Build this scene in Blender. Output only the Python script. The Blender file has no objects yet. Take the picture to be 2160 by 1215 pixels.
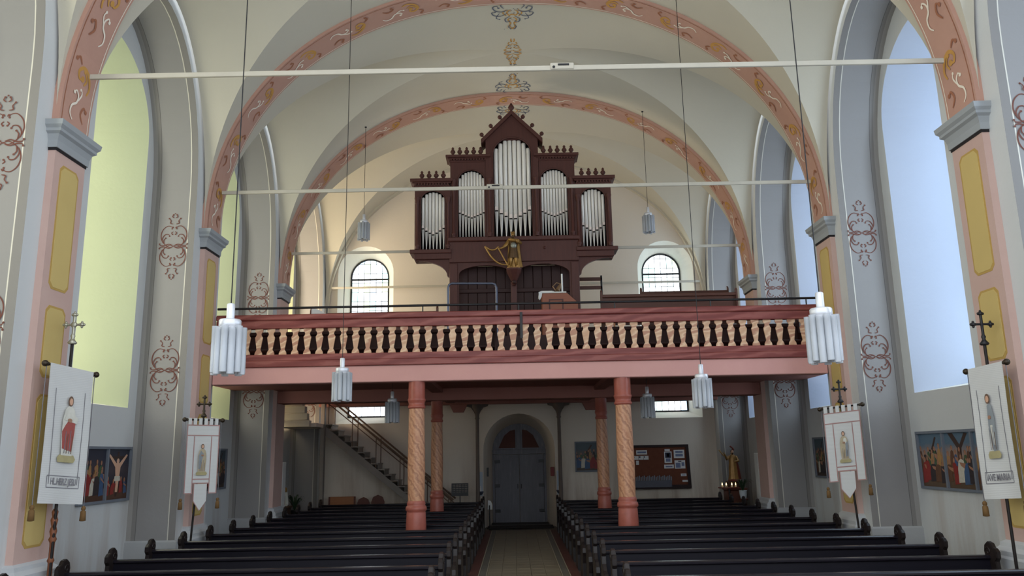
import bpy, bmesh, math, random
from mathutils import Vector, Matrix
from mathutils.geometry import tessellate_polygon
random.seed(7)
SC = bpy.context.scene
COL = SC.collection
R = math.radians

# ------------------------------------------------------------------ camera, sky, exposure
CAM_X, CAM_Z = -0.13, 2.3
PITCH, ROLL = math.atan(350 / 1680.0), R(1.1)
cam_d = bpy.data.cameras.new('camera'); cam = bpy.data.objects.new('camera', cam_d); COL.objects.link(cam)
cam_d.sensor_width = 36.0; cam_d.lens = 36.0 * 1680 / 2160; cam_d.clip_start = 0.05; cam_d.clip_end = 200
_f = Vector((0, math.cos(PITCH), math.sin(PITCH))); _u = Vector((0, -math.sin(PITCH), math.cos(PITCH))); _r = Vector((1, 0, 0))
_c, _s = math.cos(ROLL), math.sin(ROLL)
_r2 = _r * _c - _u * _s; _u2 = _r * _s + _u * _c
cam.matrix_world = Matrix(((_r2.x, _u2.x, -_f.x, CAM_X), (_r2.y, _u2.y, -_f.y, 0), (_r2.z, _u2.z, -_f.z, CAM_Z), (0, 0, 0, 1)))
SC.camera = cam

world = bpy.data.worlds.new('sky'); SC.world = world; world.use_nodes = True
_bg = world.node_tree.nodes['Background']
_bg.inputs['Color'].default_value = (0.86, 0.93, 1.0, 1); _bg.inputs["Strength"].default_value = 2.3

SC.view_settings.view_transform = 'Standard'; SC.view_settings.look = 'None'
SC.view_settings.gamma = 1.0; SC.view_settings.exposure = 0.0
try: SC.view_settings.use_curve_mapping = False
except Exception: pass
# daylight that the glazing passes: bays to the left look on sunlit green, bays to the right on blue sky
PANE_LEFT = ((1.0, 1.0, 0.84), 5.0)
PANE_LEFT_REAR = ((1.0, 0.84, 0.62), 15.0)
PANE_RIGHT = ((0.68, 0.84, 1.0), 5.8)
PANE_WEST = ((0.88, 0.94, 1.0), 3.4)

try:
    SC.cycles.max_bounces = 7; SC.cycles.transparent_max_bounces = 6; SC.cycles.caustics_reflective = False; SC.cycles.caustics_refractive = False
except Exception: pass

# ------------------------------------------------------------------ materials
def lin(r, g, b):
    def c(x):
        x /= 255.0
        return x / 12.92 if x <= 0.04045 else ((x + 0.055) / 1.055) ** 2.4
    return (c(r), c(g), c(b), 1.0)

class NT:
    def __init__(s, name):
        s.m = bpy.data.materials.new(name); s.m.use_nodes = True; s.t = s.m.node_tree
        s.b = s.t.nodes['Principled BSDF']
    def n(s, kind, **kw):
        o = s.t.nodes.new('ShaderNode' + kind)
        for k, v in kw.items():
            if k.startswith('i_'):
                o.inputs[k[2:].replace('_', ' ')].default_value = v
            else: setattr(o, k, v)
        return o
    def l(s, a, b): s.t.links.new(a, b)
    def math(s, op, a, b=None):
        o = s.n('Math', operation=op)
        for i, v in enumerate((a, b)):
            if v is None: continue
            if isinstance(v, (int, float)): o.inputs[i].default_value = v
            else: s.l(v, o.inputs[i])
        return o.outputs[0]
    def mix(s, f, a, b):
        o = s.n('Mix', data_type='RGBA')
        if isinstance(f, (int, float)): o.inputs[0].default_value = f
        else: s.l(f, o.inputs[0])
        for sk, v in ((o.inputs[6], a), (o.inputs[7], b)):
            if isinstance(v, tuple): sk.default_value = v
            else: s.l(v, sk)
        return o.outputs[2]
    def ramp(s, f, stops):
        o = s.n('ValToRGB'); e = o.color_ramp.elements
        while len(e) < len(stops): e.new(0.5)
        for i, (p, c) in enumerate(stops): e[i].position = p; e[i].color = c
        s.l(f, o.inputs[0]); return o.outputs[0]
    def pos(s): return s.n('NewGeometry').outputs['Position']
    def obj(s): return s.n('TexCoord').outputs['Object']
    def noise(s, vec, scale, detail=4, rough=0.55, dist=0.0):
        o = s.n('TexNoise'); o.inputs['Scale'].default_value = scale; o.inputs['Detail'].default_value = detail
        o.inputs['Roughness'].default_value = rough; o.inputs['Distortion'].default_value = dist
        s.l(vec, o.inputs['Vector']); return o.outputs['Fac']
    def bump(s, h, st, dist=0.02):
        o = s.n('Bump'); o.inputs['Strength'].default_value = st; o.inputs['Distance'].default_value = dist
        s.l(h, o.inputs['Height']); s.l(o.outputs[0], s.b.inputs['Normal'])
    def col(s, c):
        if isinstance(c, tuple): s.b.inputs['Base Color'].default_value = c
        else: s.l(c, s.b.inputs['Base Color'])
    def rough(s, v, spec=0.5, metal=0.0):
        s.b.inputs['Roughness'].default_value = v; s.b.inputs['Specular IOR Level'].default_value = spec; s.b.inputs['Metallic'].default_value = metal

def sc(c, k): return (min(1, c[0] * k), min(1, c[1] * k), min(1, c[2] * k), 1.0)

def plain(name, c, rough=0.7, var=0.12, scale=2.5, spec=0.3, metal=0.0, bump=0.0, bscale=30, space='pos'):
    t = NT(name); p = t.pos() if space == 'pos' else t.obj()
    t.col(t.mix(t.noise(p, scale), sc(c, 1 - var), sc(c, 1 + var))); t.rough(rough, spec, metal)
    if bump: t.bump(t.noise(p, bscale, 3), bump)
    return t.m

def plaster(name, c, stain=0.0):
    t = NT(name); p = t.pos()
    big = t.noise(p, 0.5, 5, 0.6); c1 = t.mix(big, sc(c, 0.93), sc(c, 1.05))
    fine = t.noise(p, 9, 4); c2 = t.mix(t.math('MULTIPLY', fine, 0.10), c1, sc(c, 0.8))
    if stain:                                              # rising damp and run-down dirt
        sx = t.n('SeparateXYZ'); t.l(p, sx.inputs[0])
        mp = t.n('Mapping'); t.l(p, mp.inputs[0]); mp.inputs['Scale'].default_value = (2.2, 2.2, 0.25)
        drip = t.noise(mp.outputs[0], 1.1, 5, 0.6)
        low = t.math('SUBTRACT', 1.0, t.math('MULTIPLY', sx.outputs[2], 0.36)); low.node.use_clamp = True
        f = t.math('MULTIPLY', t.math('MULTIPLY', low, stain), t.math('MULTIPLY', t.math('SUBTRACT', drip, 0.47), 5.0)); f.node.use_clamp = True
        c2 = t.mix(f, c2, lin(150, 122, 100))
    t.col(c2); t.rough(0.92, 0.1); t.bump(t.noise(p, 14, 5), 0.12, 0.02)
    return t.m

CREAM = lin(201, 195, 179)
M_VAULT = plaster('cream vault plaster', CREAM)
M_WHITE = plaster('off white wall plaster', lin(206, 208, 208), 0.45)
M_WEST = plaster('west wall plaster', lin(224, 214, 200), 0.75)
M_REVEAL = plaster('white window reveal plaster', lin(226, 224, 214))
M_REVEAL_L = plaster('reveal plaster with green daylight tint', lin(206, 212, 174))  # part paint, part yellow-green window daylight put into the plaster colour
M_REVEAL_R = plaster('reveal plaster with blue daylight tint', lin(198, 210, 232))  # part paint, part bluish sky light put into the plaster colour
M_GREYWALL = plaster('pale grey dado', lin(176, 177, 178))
M_PINK = None

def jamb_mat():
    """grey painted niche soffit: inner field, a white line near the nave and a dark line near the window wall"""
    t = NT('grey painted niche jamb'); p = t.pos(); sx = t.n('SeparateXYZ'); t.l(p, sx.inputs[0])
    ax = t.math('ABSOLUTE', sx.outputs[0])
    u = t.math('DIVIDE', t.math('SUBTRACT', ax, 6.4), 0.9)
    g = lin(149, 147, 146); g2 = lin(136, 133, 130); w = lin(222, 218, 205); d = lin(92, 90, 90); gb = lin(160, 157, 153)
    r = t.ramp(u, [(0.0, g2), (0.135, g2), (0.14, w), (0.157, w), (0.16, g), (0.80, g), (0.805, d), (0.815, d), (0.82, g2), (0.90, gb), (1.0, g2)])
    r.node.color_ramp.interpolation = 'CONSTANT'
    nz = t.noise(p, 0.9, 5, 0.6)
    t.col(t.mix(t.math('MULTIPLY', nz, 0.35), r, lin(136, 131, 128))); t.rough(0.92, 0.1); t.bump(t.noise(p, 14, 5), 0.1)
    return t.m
M_JAMB = jamb_mat()

def pink_mat(name, c1, c2):
    t = NT(name); p = t.pos()
    n1 = t.noise(p, 1.4, 5, 0.65); t.col(t.mix(n1, c1, c2)); t.rough(0.85, 0.15); t.bump(t.noise(p, 20, 3), 0.08)
    return t.m
M_ARCH = pink_mat('terracotta arch paint', lin(180, 139, 125), lin(198, 158, 140))
M_PILASTER = pink_mat('pink pilaster paint', lin(192, 160, 150), lin(208, 180, 170))
M_PINKBEAM = pink_mat('pink beam paint', lin(204, 152, 146), lin(216, 166, 158))
M_SOFFIT = pink_mat('dull red soffit boards', lin(150, 102, 94), lin(166, 116, 106))
M_OCHRE = plain('ochre panel paint', lin(204, 180, 118), 0.85, 0.08, 1.5, 0.1)
M_OCHRELINE = plain('dark ochre line', lin(186, 154, 90), 0.85, 0.05, 2, 0.1)
M_CAPITAL = plain('blue grey capital stone', lin(160, 164, 167), 0.85, 0.08, 4, 0.15)
M_BASE = plain('pale grey plinth stone', lin(188, 190, 192), 0.85, 0.08, 3, 0.15)
M_BLACKLINE = plain('black painted line', lin(38, 34, 36), 0.7)
M_RODWHITE = plain('white painted iron rod', lin(190, 184, 170), 0.6, 0.12, 3)
M_REDSCROLL = plain('brown red scroll paint', lin(112, 74, 66), 0.9, 0.2, 8, 0.1)
M_WHITESCROLL = plain('cream scroll paint', lin(236, 226, 210), 0.9, 0.05, 8, 0.1)
M_GOLDSCROLL = plain('ochre scroll paint', lin(198, 150, 84), 0.9, 0.15, 8, 0.1)
M_BLUESCROLL = plain('slate blue scroll paint', lin(104, 108, 122), 0.9, 0.15, 8, 0.1)
M_BROWNSCROLL = plain('rust scroll paint', lin(160, 108, 84), 0.9, 0.15, 8, 0.1)
M_DARKWOOD = None

def wood(name, c1, c2, rough=0.45, axis='x', scale=3.0, spec=0.4, stretch=12.0):
    t = NT(name); p = t.obj(); mp = t.n('Mapping'); t.l(p, mp.inputs[0])
    s = {'x': (1, stretch, stretch), 'y': (stretch, 1, stretch), 'z': (stretch, stretch, 1)}[axis]; mp.inputs['Scale'].default_value = s
    n1 = t.noise(mp.outputs[0], scale, 5, 0.6, 0.6)
    t.col(t.mix(n1, c1, c2)); t.rough(rough, spec); t.bump(n1, 0.08, 0.01)
    return t.m
M_PEW = wood('near black stained pew wood', lin(14, 13, 21), lin(25, 22, 30), 0.45, 'x', 2.0, 0.1)
M_PEWTOP = wood('worn glossy pew rail wood', lin(20, 18, 26), lin(34, 29, 35), 0.22, 'x', 2.0, 0.5)
M_PEWEND = wood('dark pew end wood', lin(24, 20, 21), lin(44, 35, 33), 0.38, 'z', 2.0, 0.35)
M_ORGAN = wood('dark red brown organ wood', lin(70, 40, 36), lin(94, 56, 49), 0.5, 'z', 2.0, 0.3)
M_ORGANDARK = wood('darker organ panel wood', lin(44, 25, 24), lin(64, 37, 34), 0.55, 'z', 2.0, 0.3)
M_CHOIR = wood('brown choir bench wood', lin(70, 40, 32), lin(98, 60, 46), 0.45, 'x', 2.0, 0.35)
M_OAK = wood('light oak wood', lin(150, 96, 60), lin(176, 118, 76), 0.45, 'x', 3.0, 0.35)
M_CONSOLE = wood('red brown console wood', lin(128, 72, 50), lin(152, 90, 64), 0.45, 'x', 3.0, 0.35)
M_IRON = plain('black wrought iron', lin(26, 25, 28), 0.45, 0.1, 5, 0.4)
M_STEEL = plain('grey blue tube steel', lin(92, 98, 116), 0.35, 0.1, 5, 0.5, 0.5)
M_WIRE = plain('black cable', lin(30, 28, 30), 0.5)

# ------------------------------------------------------------------ mesh helpers
LOC = {}
class MB:
    def __init__(s): s.v = []; s.f = []; s.mi = []; s.sm = []
    def add(s, vs, fs, mi=0, smooth=False):
        o = len(s.v); s.v += [tuple(q) for q in vs]
        for f in fs: s.f.append([i + o for i in f]); s.mi.append(mi); s.sm.append(smooth)
        return s
    def box(s, x0, x1, y0, y1, z0, z1, mi=0):
        v = [(x, y, z) for z in (z0, z1) for y in (y0, y1) for x in (x0, x1)]
        return s.add(v, [(0, 2, 3, 1), (4, 5, 7, 6), (0, 1, 5, 4), (2, 6, 7, 3), (0, 4, 6, 2), (1, 3, 7, 5)], mi)
    def bbox(s, x0, x1, y0, y1, z0, z1, b=0.01, mi=0):
        """box with chamfered edges"""
        bm = bmesh.new(); bmesh.ops.create_cube(bm, size=1)
        for v in bm.verts: v.co = Vector((x0 + (v.co.x + .5) * (x1 - x0), y0 + (v.co.y + .5) * (y1 - y0), z0 + (v.co.z + .5) * (z1 - z0)))
        bmesh.ops.bevel(bm, geom=bm.edges[:], offset=b, segments=1, affect='EDGES')
        bm.verts.index_update(); s.add([v.co[:] for v in bm.verts], [[v.index for v in f.verts] for f in bm.faces], mi); bm.free(); return s
    def loft(s, rings, closed=True, cap0=True, cap1=True, mi=0, smooth=True):
        n = len(rings[0]); vs = [p for r in rings for p in r]; fs = []
        for i in range(len(rings) - 1):
            for j in range(n if closed else n - 1):
                k = (j + 1) % n; fs.append((i * n + j, i * n + k, (i + 1) * n + k, (i + 1) * n + j))
        s.add(vs, fs, mi, smooth)
        if closed and cap0: s.add(rings[0], [tuple(range(n - 1, -1, -1))], mi)
        if closed and cap1: s.add(rings[-1], [tuple(range(n))], mi)
        return s
    def lathe(s, prof, c=(0, 0, 0), n=16, mi=0, smooth=True, sx=1.0, sy=1.0):
        rings = [[(c[0] + r * sx * math.cos(2 * math.pi * i / n), c[1] + r * sy * math.sin(2 * math.pi * i / n), c[2] + z) for i in range(n)] for r, z in prof]
        return s.loft(rings, True, prof[0][0] > 1e-4, prof[-1][0] > 1e-4, mi, smooth)
    def cyl(s, p0, p1, r0, r1=None, n=10, mi=0, smooth=True): return s.tube([p0, p1], [r0, r0 if r1 is None else r1], n, mi, smooth)
    def tube(s, path, r, n=8, mi=0, smooth=True, closed=False):
        P = [Vector(p) for p in path]; m = len(P); rr = [r] * m if isinstance(r, (int, float)) else r
        t0 = (P[1] - P[0]).normalized(); up = Vector((0, 0, 1)) if abs(t0.z) < 0.9 else Vector((1, 0, 0))
        nrm = t0.cross(up).normalized(); rings = []
        for i in range(m):
            t = (P[min(i + 1, m - 1)] - P[max(i - 1, 0)])
            if t.length < 1e-9: t = t0
            t.normalize(); nrm = (nrm - t * nrm.dot(t)).normalized(); bi = t.cross(nrm)
            rings.append([tuple(P[i] + (nrm * math.cos(2 * math.pi * k / n) + bi * math.sin(2 * math.pi * k / n)) * rr[i]) for k in range(n)])
        if closed: rings.append(rings[0])
        return s.loft(rings, True, not closed, not closed, mi, smooth)
    def plate(s, outer, holes=(), t=0.02, fm=None, mi=0, sides=True, back=True):
        """flat board: outline and holes in (u, v), thickness along w"""
        fm = fm or (lambda u, v, w: (u, w, v))
        loops = [list(outer)] + [list(h) for h in holes]
        tri = tessellate_polygon([[Vector((u, v, 0)) for u, v in L] for L in loops])
        flat = [p for L in loops for p in L]
        s.add([fm(u, v, 0) for u, v in flat], [tuple(q) for q in tri], mi)
        if back and t: s.add([fm(u, v, t) for u, v in flat], [tuple(reversed(q)) for q in tri], mi)
        if sides and t:
            for L in loops:
                n = len(L); s.add([fm(u, v, 0) for u, v in L] + [fm(u, v, t) for u, v in L], [(i, (i + 1) % n, n + (i + 1) % n, n + i) for i in range(n)], mi)
        return s
    def sphere(s, c, r, n=10, m=6, mi=0, sx=1, sy=1, sz=1):
        pr = [(max(1e-5, math.sin(math.pi * i / m)), -math.cos(math.pi * i / m)) for i in range(m + 1)]
        rings = [[(c[0] + r * sx * a * math.cos(2 * math.pi * k / n), c[1] + r * sy * a * math.sin(2 * math.pi * k / n), c[2] + r * sz * b) for k in range(n)] for a, b in pr]
        return s.loft(rings, True, False, False, mi, True)
    def xf(s, M):
        s.v = [tuple(M @ Vector(p)) for p in s.v]; return s
    def merge(s, o, mi=None):
        b = len(s.v); s.v += o.v
        for f, m, q in zip(o.f, o.mi, o.sm): s.f.append([i + b for i in f]); s.mi.append(m if mi is None else mi); s.sm.append(q)
        return s
    def mesh(s, name, mats, off=(0, 0, 0), recalc=True):
        me = bpy.data.meshes.new(name)
        me.from_pydata([(a - off[0], b - off[1], c - off[2]) for a, b, c in s.v], [], s.f)
        for m in (mats if isinstance(mats, (list, tuple)) else [mats]): me.materials.append(m)
        me.polygons.foreach_set('material_index', s.mi); me.polygons.foreach_set('use_smooth', s.sm)
        if recalc:
            bm = bmesh.new(); bm.from_mesh(me); bmesh.ops.remove_doubles(bm, verts=bm.verts, dist=1e-5) if False else None
            bmesh.ops.recalc_face_normals(bm, faces=bm.faces); bm.to_mesh(me); bm.free()
        me.update(); return me

def link(name, me, parent=None, loc=(0, 0, 0)):
    o = bpy.data.objects.new(name, me); COL.objects.link(o); o.location = loc
    if parent is not None: o.parent = parent
    return o
def base(o):
    """world position of a thing or part built so far"""
    return LOC.get(o.name, Vector((0, 0, 0)))
def part(name, mb, mat, parent, world=True, label=None, recalc=True):
    """a mesh of its own under parent; world coordinates unless world=False"""
    o = link(name, mb.mesh(name, mat, base(parent) if (world and parent) else (0, 0, 0), recalc), parent)
    if parent is not None: LOC[o.name] = base(parent)
    if label: o['label'] = label
    return o
def thing(name, label, cat, loc=(0, 0, 0), group=None, rotz=0):
    o = bpy.data.objects.new(name, None); COL.objects.link(o); o.empty_display_size = 0.1
    o.location = loc; o.rotation_euler = (0, 0, rotz); o['label'] = label; o['category'] = cat
    if group: o['group'] = group
    LOC[o.name] = Vector(loc); return o
def tag(o, label, cat, group=None):
    o['label'] = label; o['category'] = cat
    if group: o['group'] = group
    return o
def struct(name, mb=None, mat=None, label=None, cat=None, loc=(0, 0, 0)):
    if mb is None:
        o = bpy.data.objects.new(name, None); COL.objects.link(o); o.location = loc; o.empty_display_size = 0.1
    else: o = link(name, mb.mesh(name, mat, loc), None, loc)
    LOC[o.name] = Vector(loc); o['kind'] = 'structure'
    if label: o['label'] = label
    if cat: o['category'] = cat
    return o
def dup(root, loc=None, rotz=None, label=None, group=None):
    r = root.copy(); COL.objects.link(r)
    if loc is not None: r.location = loc
    if rotz is not None: r.rotation_euler = (0, 0, rotz)
    if label: r['label'] = label
    if group: r['group'] = group
    LOC[r.name] = Vector(r.location)
    for ch in list(root.children):
        c = ch.copy(); COL.objects.link(c); c.parent = r
        for g in list(ch.children):
            d = g.copy(); COL.objects.link(d); d.parent = c
    return r
def crom(pts, n=6):
    """smooth curve through points (2D or 3D)"""
    P = [Vector(p) for p in pts]; out = []
    for i in range(len(P) - 1):
        a, b, c, d = P[max(i - 1, 0)], P[i], P[i + 1], P[min(i + 2, len(P) - 1)]
        for k in range(n):
            t = k / n; out.append(0.5 * ((2 * b) + (c - a) * t + (2 * a - 5 * b + 4 * c - d) * t * t + (3 * b - a - 3 * c + d) * t ** 3))
    out.append(P[-1]); return out
_DK = [0]
def depth():
    _DK[0] = (_DK[0] + 1) % 48; return _DK[0] * 0.00022   # each stroke a hair above the last
def ribbon(mb, pts, w, fm, mi=0, n=5, blob=True):
    """one brush stroke: tapered flat ribbon mapped by fm(u, v)"""
    C = crom([(p[0], p[1]) for p in pts], n); m = len(C); L = []; Rr = []
    for i, p in enumerate(C):
        t = C[min(i + 1, m - 1)] - C[max(i - 1, 0)]
        if t.length < 1e-9: t = Vector((1, 0))
        t.normalize(); q = Vector((-t.y, t.x)); f = i / (m - 1); h = w * (0.35 + 0.65 * math.sin(math.pi * min(1, f * 0.9 + 0.08)))
        L.append(p + q * h); Rr.append(p - q * h)
    d = depth(); vs = [fm(p.x, p.y, d) for p in L] + [fm(p.x, p.y, d) for p in Rr]
    mb.add(vs, [(i, i + 1, m + i + 1, m + i) for i in range(m - 1)], mi)
    if blob: dot(mb, C[-1].x, C[-1].y, w * 1.7, fm, mi)
def dot(mb, u, v, r, fm, mi=0, n=7):
    d = depth(); mb.add([fm(u + r * math.cos(2 * math.pi * k / n), v + r * math.sin(2 * math.pi * k / n), d) for k in range(n)], [tuple(range(n))], mi)
def arcpts(cu, cv, a, b, t0, t1, n):
    return [(cu + a * math.cos(t0 + (t1 - t0) * i / n), cv + b * math.sin(t0 + (t1 - t0) * i / n)) for i in range(n + 1)]
def opening(c, hw, z0, zs, rise, n=16):
    """arched outline: bottom right, round the arch, bottom left"""
    return [(c + hw, z0)] + arcpts(c, zs, hw, rise, 0, math.pi, n) + [(c - hw, z0)]

# ------------------------------------------------------------------ the building
SP = 5.325
PY = [5.25, 10.575, 15.915, 21.225, 26.55]          # pier centre lines
WEST = 26.35
ZS, ZB = 6.86, 5.37                                  # springing, rise of the arches
XW, XO, XG = 6.4, 7.3, 8.35                          # pier face, window wall, glass line
PH, QH = 0.71, 0.375                                 # half pier, half pilaster
EX = 2.15
def arch_z(x, a, b):
    q = min(1.0, abs(x) / a); return ZS + b * (1 - q ** EX) ** (1 / EX)
def arch_pts(a, b, n=48):
    out = []
    for i in range(n + 1):
        t = math.pi * i / n; c, s = math.cos(t), math.sin(t)
        out.append((a * math.copysign(abs(c) ** (2 / EX), c), ZS + b * abs(s) ** (2 / EX)))
    return out

# floor
mb = MB(); mb.box(-9, 9, -5, 29.2, -0.25, 0.0)
def floor_mat():
    t = NT('worn stone floor'); p = t.pos(); b = t.n('TexBrick'); t.l(p, b.inputs['Vector'])
    b.inputs['Scale'].default_value = 2.2; b.inputs['Color1'].default_value = lin(112, 98, 82); b.inputs['Color2'].default_value = lin(96, 86, 76); b.inputs['Mortar'].default_value = lin(58, 52, 48)
    b.inputs['Mortar Size'].default_value = 0.012; b.offset = 0.0
    t.col(t.mix(t.math('MULTIPLY', t.noise(p, 3, 5), 0.5), b.outputs[0], lin(80, 70, 62))); t.rough(0.5, 0.35); return t.m
M_FLOOR = floor_mat()
floor = struct('floor', mb, M_FLOOR, 'worn stone floor of the church under the pews', 'floor')
M_RUNNER = plain('buff aisle tile', lin(134, 122, 102), 0.45, 0.25, 3.5, 0.4)
M_RUNLINE = plain('pale tile border line', lin(170, 158, 136), 0.45, 0.15, 5, 0.4)
M_RUNRED = plain('dark red aisle border tile', lin(104, 66, 58), 0.5, 0.2, 4, 0.4)
M_RUNGREY = plain('grey aisle border tile', lin(112, 106, 96), 0.5, 0.2, 4, 0.4)
random.seed(3)
me_tile = None
TW, TL = 0.288, 0.40
tm = MB(); tm.bbox(-TW / 2 + .003, TW / 2 - .003, -TL / 2 + .003, TL / 2 - .003, 0.0, 0.012, 0.004)
me_tile = tm.mesh('floor_tile', M_RUNNER)
k = 0
y = 14.0
while y < 25.3:
    for i in range(5):
        o = link('floor_tile', me_tile, floor, (-0.576 + i * TW, y, random.uniform(0, 0.0015)))
    y += TL
for sgn in (-1, 1):
    for (a, b, m, nm) in ((0.725, 0.745, M_RUNLINE, 'aisle_border_line'), (0.75, 0.87, M_RUNGREY, 'aisle_border'), (0.875, 0.895, M_RUNLINE, 'aisle_border_line'), (0.90, 1.08, M_RUNRED, 'aisle_edge_strip')):
        q = MB(); q.box(min(sgn * a, sgn * b), max(sgn * a, sgn * b), 13.8, 25.4, 0.0, 0.012); part(nm, q, m, floor)

# side walls: window wall with opening, splayed reveal, pier fronts, niche jambs
def side_wall(sgn, name, label):
    root = struct(name, None, None, label, 'wall')
    def X(fn):   # map (y, z, depth)
        return lambda u, v, w: (sgn * fn(w), u, v)
    for b in range(4):
        c = (PY[b] + PY[b + 1]) / 2; hw = (PY[b + 1] - PY[b]) / 2 - PH
        y0, y1 = PY[b], PY[b + 1]
        niche = opening(c, hw, 0, 7.6, 3.05, 24)
        win = opening(c, 1.65, 3.27, 8.5, 1.55, 24)
        gls = opening(c, 0.95, 3.45, 8.35, 0.95, 24)
        m = MB(); m.plate(niche, [win], 0, X(lambda w: XO), back=False, sides=False)
        part('window_wall', m, M_WHITE, root)
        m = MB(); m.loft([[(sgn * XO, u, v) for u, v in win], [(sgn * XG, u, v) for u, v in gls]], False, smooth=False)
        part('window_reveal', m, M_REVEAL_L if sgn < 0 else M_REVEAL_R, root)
        m = MB(); m.add([(sgn * XO, *win[0]), (sgn * XO, *win[-1]), (sgn * XG, *gls[-1]), (sgn * XG, *gls[0])], [(0, 1, 2, 3)]); part('window_sill', m, M_REVEAL, root)
        front = [(y0, 0), (y0, 12.4), (y1, 12.4), (y1, 0)]
        outer = [(y1, 0), (y1, 12.4), (y0, 12.4), (y0, 0)]
        m = MB(); m.plate([(c + hw, 0), (y1, 0), (y1, 12.4), (y0, 12.4), (y0, 0), (c - hw, 0)] + niche[::-1][1:-1], [], 0, X(lambda w: XW), back=False, sides=False)
        part('pier_face', m, M_WHITE, root)
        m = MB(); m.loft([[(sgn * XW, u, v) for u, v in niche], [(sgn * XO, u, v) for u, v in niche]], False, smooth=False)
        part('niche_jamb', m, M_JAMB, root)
    return root
wall_left = side_wall(-1, 'wall_left', 'left nave wall with deep grey window niches')
wall_right = side_wall(1, 'wall_right', 'right nave wall with deep grey window niches')

# plinths under the piers
for sgn, root in ((-1, wall_left), (1, wall_right)):
    for i, yc in enumerate(PY[:4]):
        m = MB(); e = 0.045
        ring = lambda o, z: [(sgn * (XW - o), yc - PH - o, z), (sgn * (XW - o), yc + PH + o, z), (sgn * XO, yc + PH + o, z), (sgn * XO, yc - PH - o, z)]
        m.loft([ring(e, 0), ring(e, 0.84), ring(0.0, 0.87)], True, False, False, smooth=False)
        part('pier_plinth', m, M_GREYWALL, root)

# painted scroll motif on the jambs
def motif_strokes():
    up = [[(0, 0.0), (.13, -.07), (.30, .03), (.45, .22), (.5, .46), (.44, .70), (.28, .86), (.12, .84), (.09, .75)],
          [(.43, .14), (.44, .32), (.35, .48), (.22, .50), (.17, .42)],
          [(.36, .10), (.38, .24), (.31, .34)],
          [(.04, .02), (.18, .07), (.36, .01), (.50, .02), (.53, .08)],
          [(.06, .96), (.17, .99), (.15, 1.10), (.22, 1.20)],
          [(.03, 1.22), (.10, 1.28), (.07, 1.36)],
          [(.04, .62), (.10, .56), (.06, .50)],
          [(.03, .78), (.07, .82)]]
    out = []
    for s in up:
        for sx in (1, -1):
            out.append([(sx * a, b) for a, b in s]); out.append([(sx * a, -b * 0.98 - 0.04) for a, b in s])
    return out
MOT = motif_strokes()
def motif(fm, sc_=0.465):
    m = MB(); f = lambda u, v, d=0: fm(u * sc_ * 1.1, v * sc_, d)
    for st in MOT: ribbon(m, st, 0.019, f, 0, 4)
    for z in (1.42, -1.46):
        for u in (-.06, 0, .06): dot(m, u, z - (0.05 if u else 0) * (1 if z > 0 else -1), .026, f)
    return m
for sgn, root in ((-1, wall_left), (1, wall_right)):
    for i in range(1, 5):
        yf = PY[i] - PH - 0.004
        for zc in (6.45, 4.0):
            if i == 4 and zc > 5: continue
            fm = lambda u, v, d=0, yf=yf, zc=zc: (sgn * 6.80 + u, yf - d, zc + v)
            part('painted_scroll', motif(fm), M_REDSCROLL, root, recalc=False)

# pilasters
def rect_ring(sgn, yc, o, z): return [(sgn * (6.3 - o), yc - QH - o, z), (sgn * (6.3 - o), yc + QH + o, z), (sgn * 6.42, yc + QH + o, z), (sgn * 6.42, yc - QH - o, z)]
for sgn, root in ((-1, wall_left), (1, wall_right)):
    for yc in PY[:4]:
        m = MB(); m.loft([rect_ring(sgn, yc, 0, z) for z in (0.0, ZS)], True, False, False, smooth=False)
        pil = part('pilaster', m, M_PILASTER, root)
        m = MB(); m.loft([rect_ring(sgn, yc, o, z) for o, z in ((0, 6.50), (.03, 6.50), (.035, 6.60), (.06, 6.68), (.10, 6.71), (.10, 6.75), (.135, 6.79), (.145, 6.86), (0, 6.865))], True, True, True, smooth=False)
        part('capital', m, M_CAPITAL, pil)
        m = MB(); m.loft([rect_ring(sgn, yc, .012, z) for z in (6.465, 6.5)], True, True, True, smooth=False); part('black_line', m, M_BLACKLINE, pil)  # thin black painted band below the capital
        m = MB(); m.loft([rect_ring(sgn, yc, o, z) for o, z in ((.15, 0), (.15, .86), (.12, .89), (.12, .95), (.06, 1.0), (.05, 1.05), (0, 1.08))], True, False, True, smooth=False)
        part('pilaster_base', m, M_BASE, pil)
        for z0, z1 in ((4.58, 6.32), (3.40, 4.36), (1.25, 3.18)) if yc < 20 else ():
            for hw, pad, w, mt, nm in ((.235, 0.0, .004, M_OCHRELINE, 'panel_border'), (.205, .03, .008, M_OCHRE, 'ochre_panel')):
                a, b_ = z0 + pad, z1 - pad; ch = .07
                pts = [(-hw, a + ch), (-hw + ch, a), (hw - ch, a), (hw, a + ch), (hw, b_ - ch), (hw - ch, b_), (-hw + ch, b_), (-hw, b_ - ch)]
                m = MB(); m.plate([(yc + u, v) for u, v in pts], [], w, lambda u, v, q: (sgn * (6.3 - q), u, v), back=True)
                part(nm, m, mt, pil)

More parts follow.
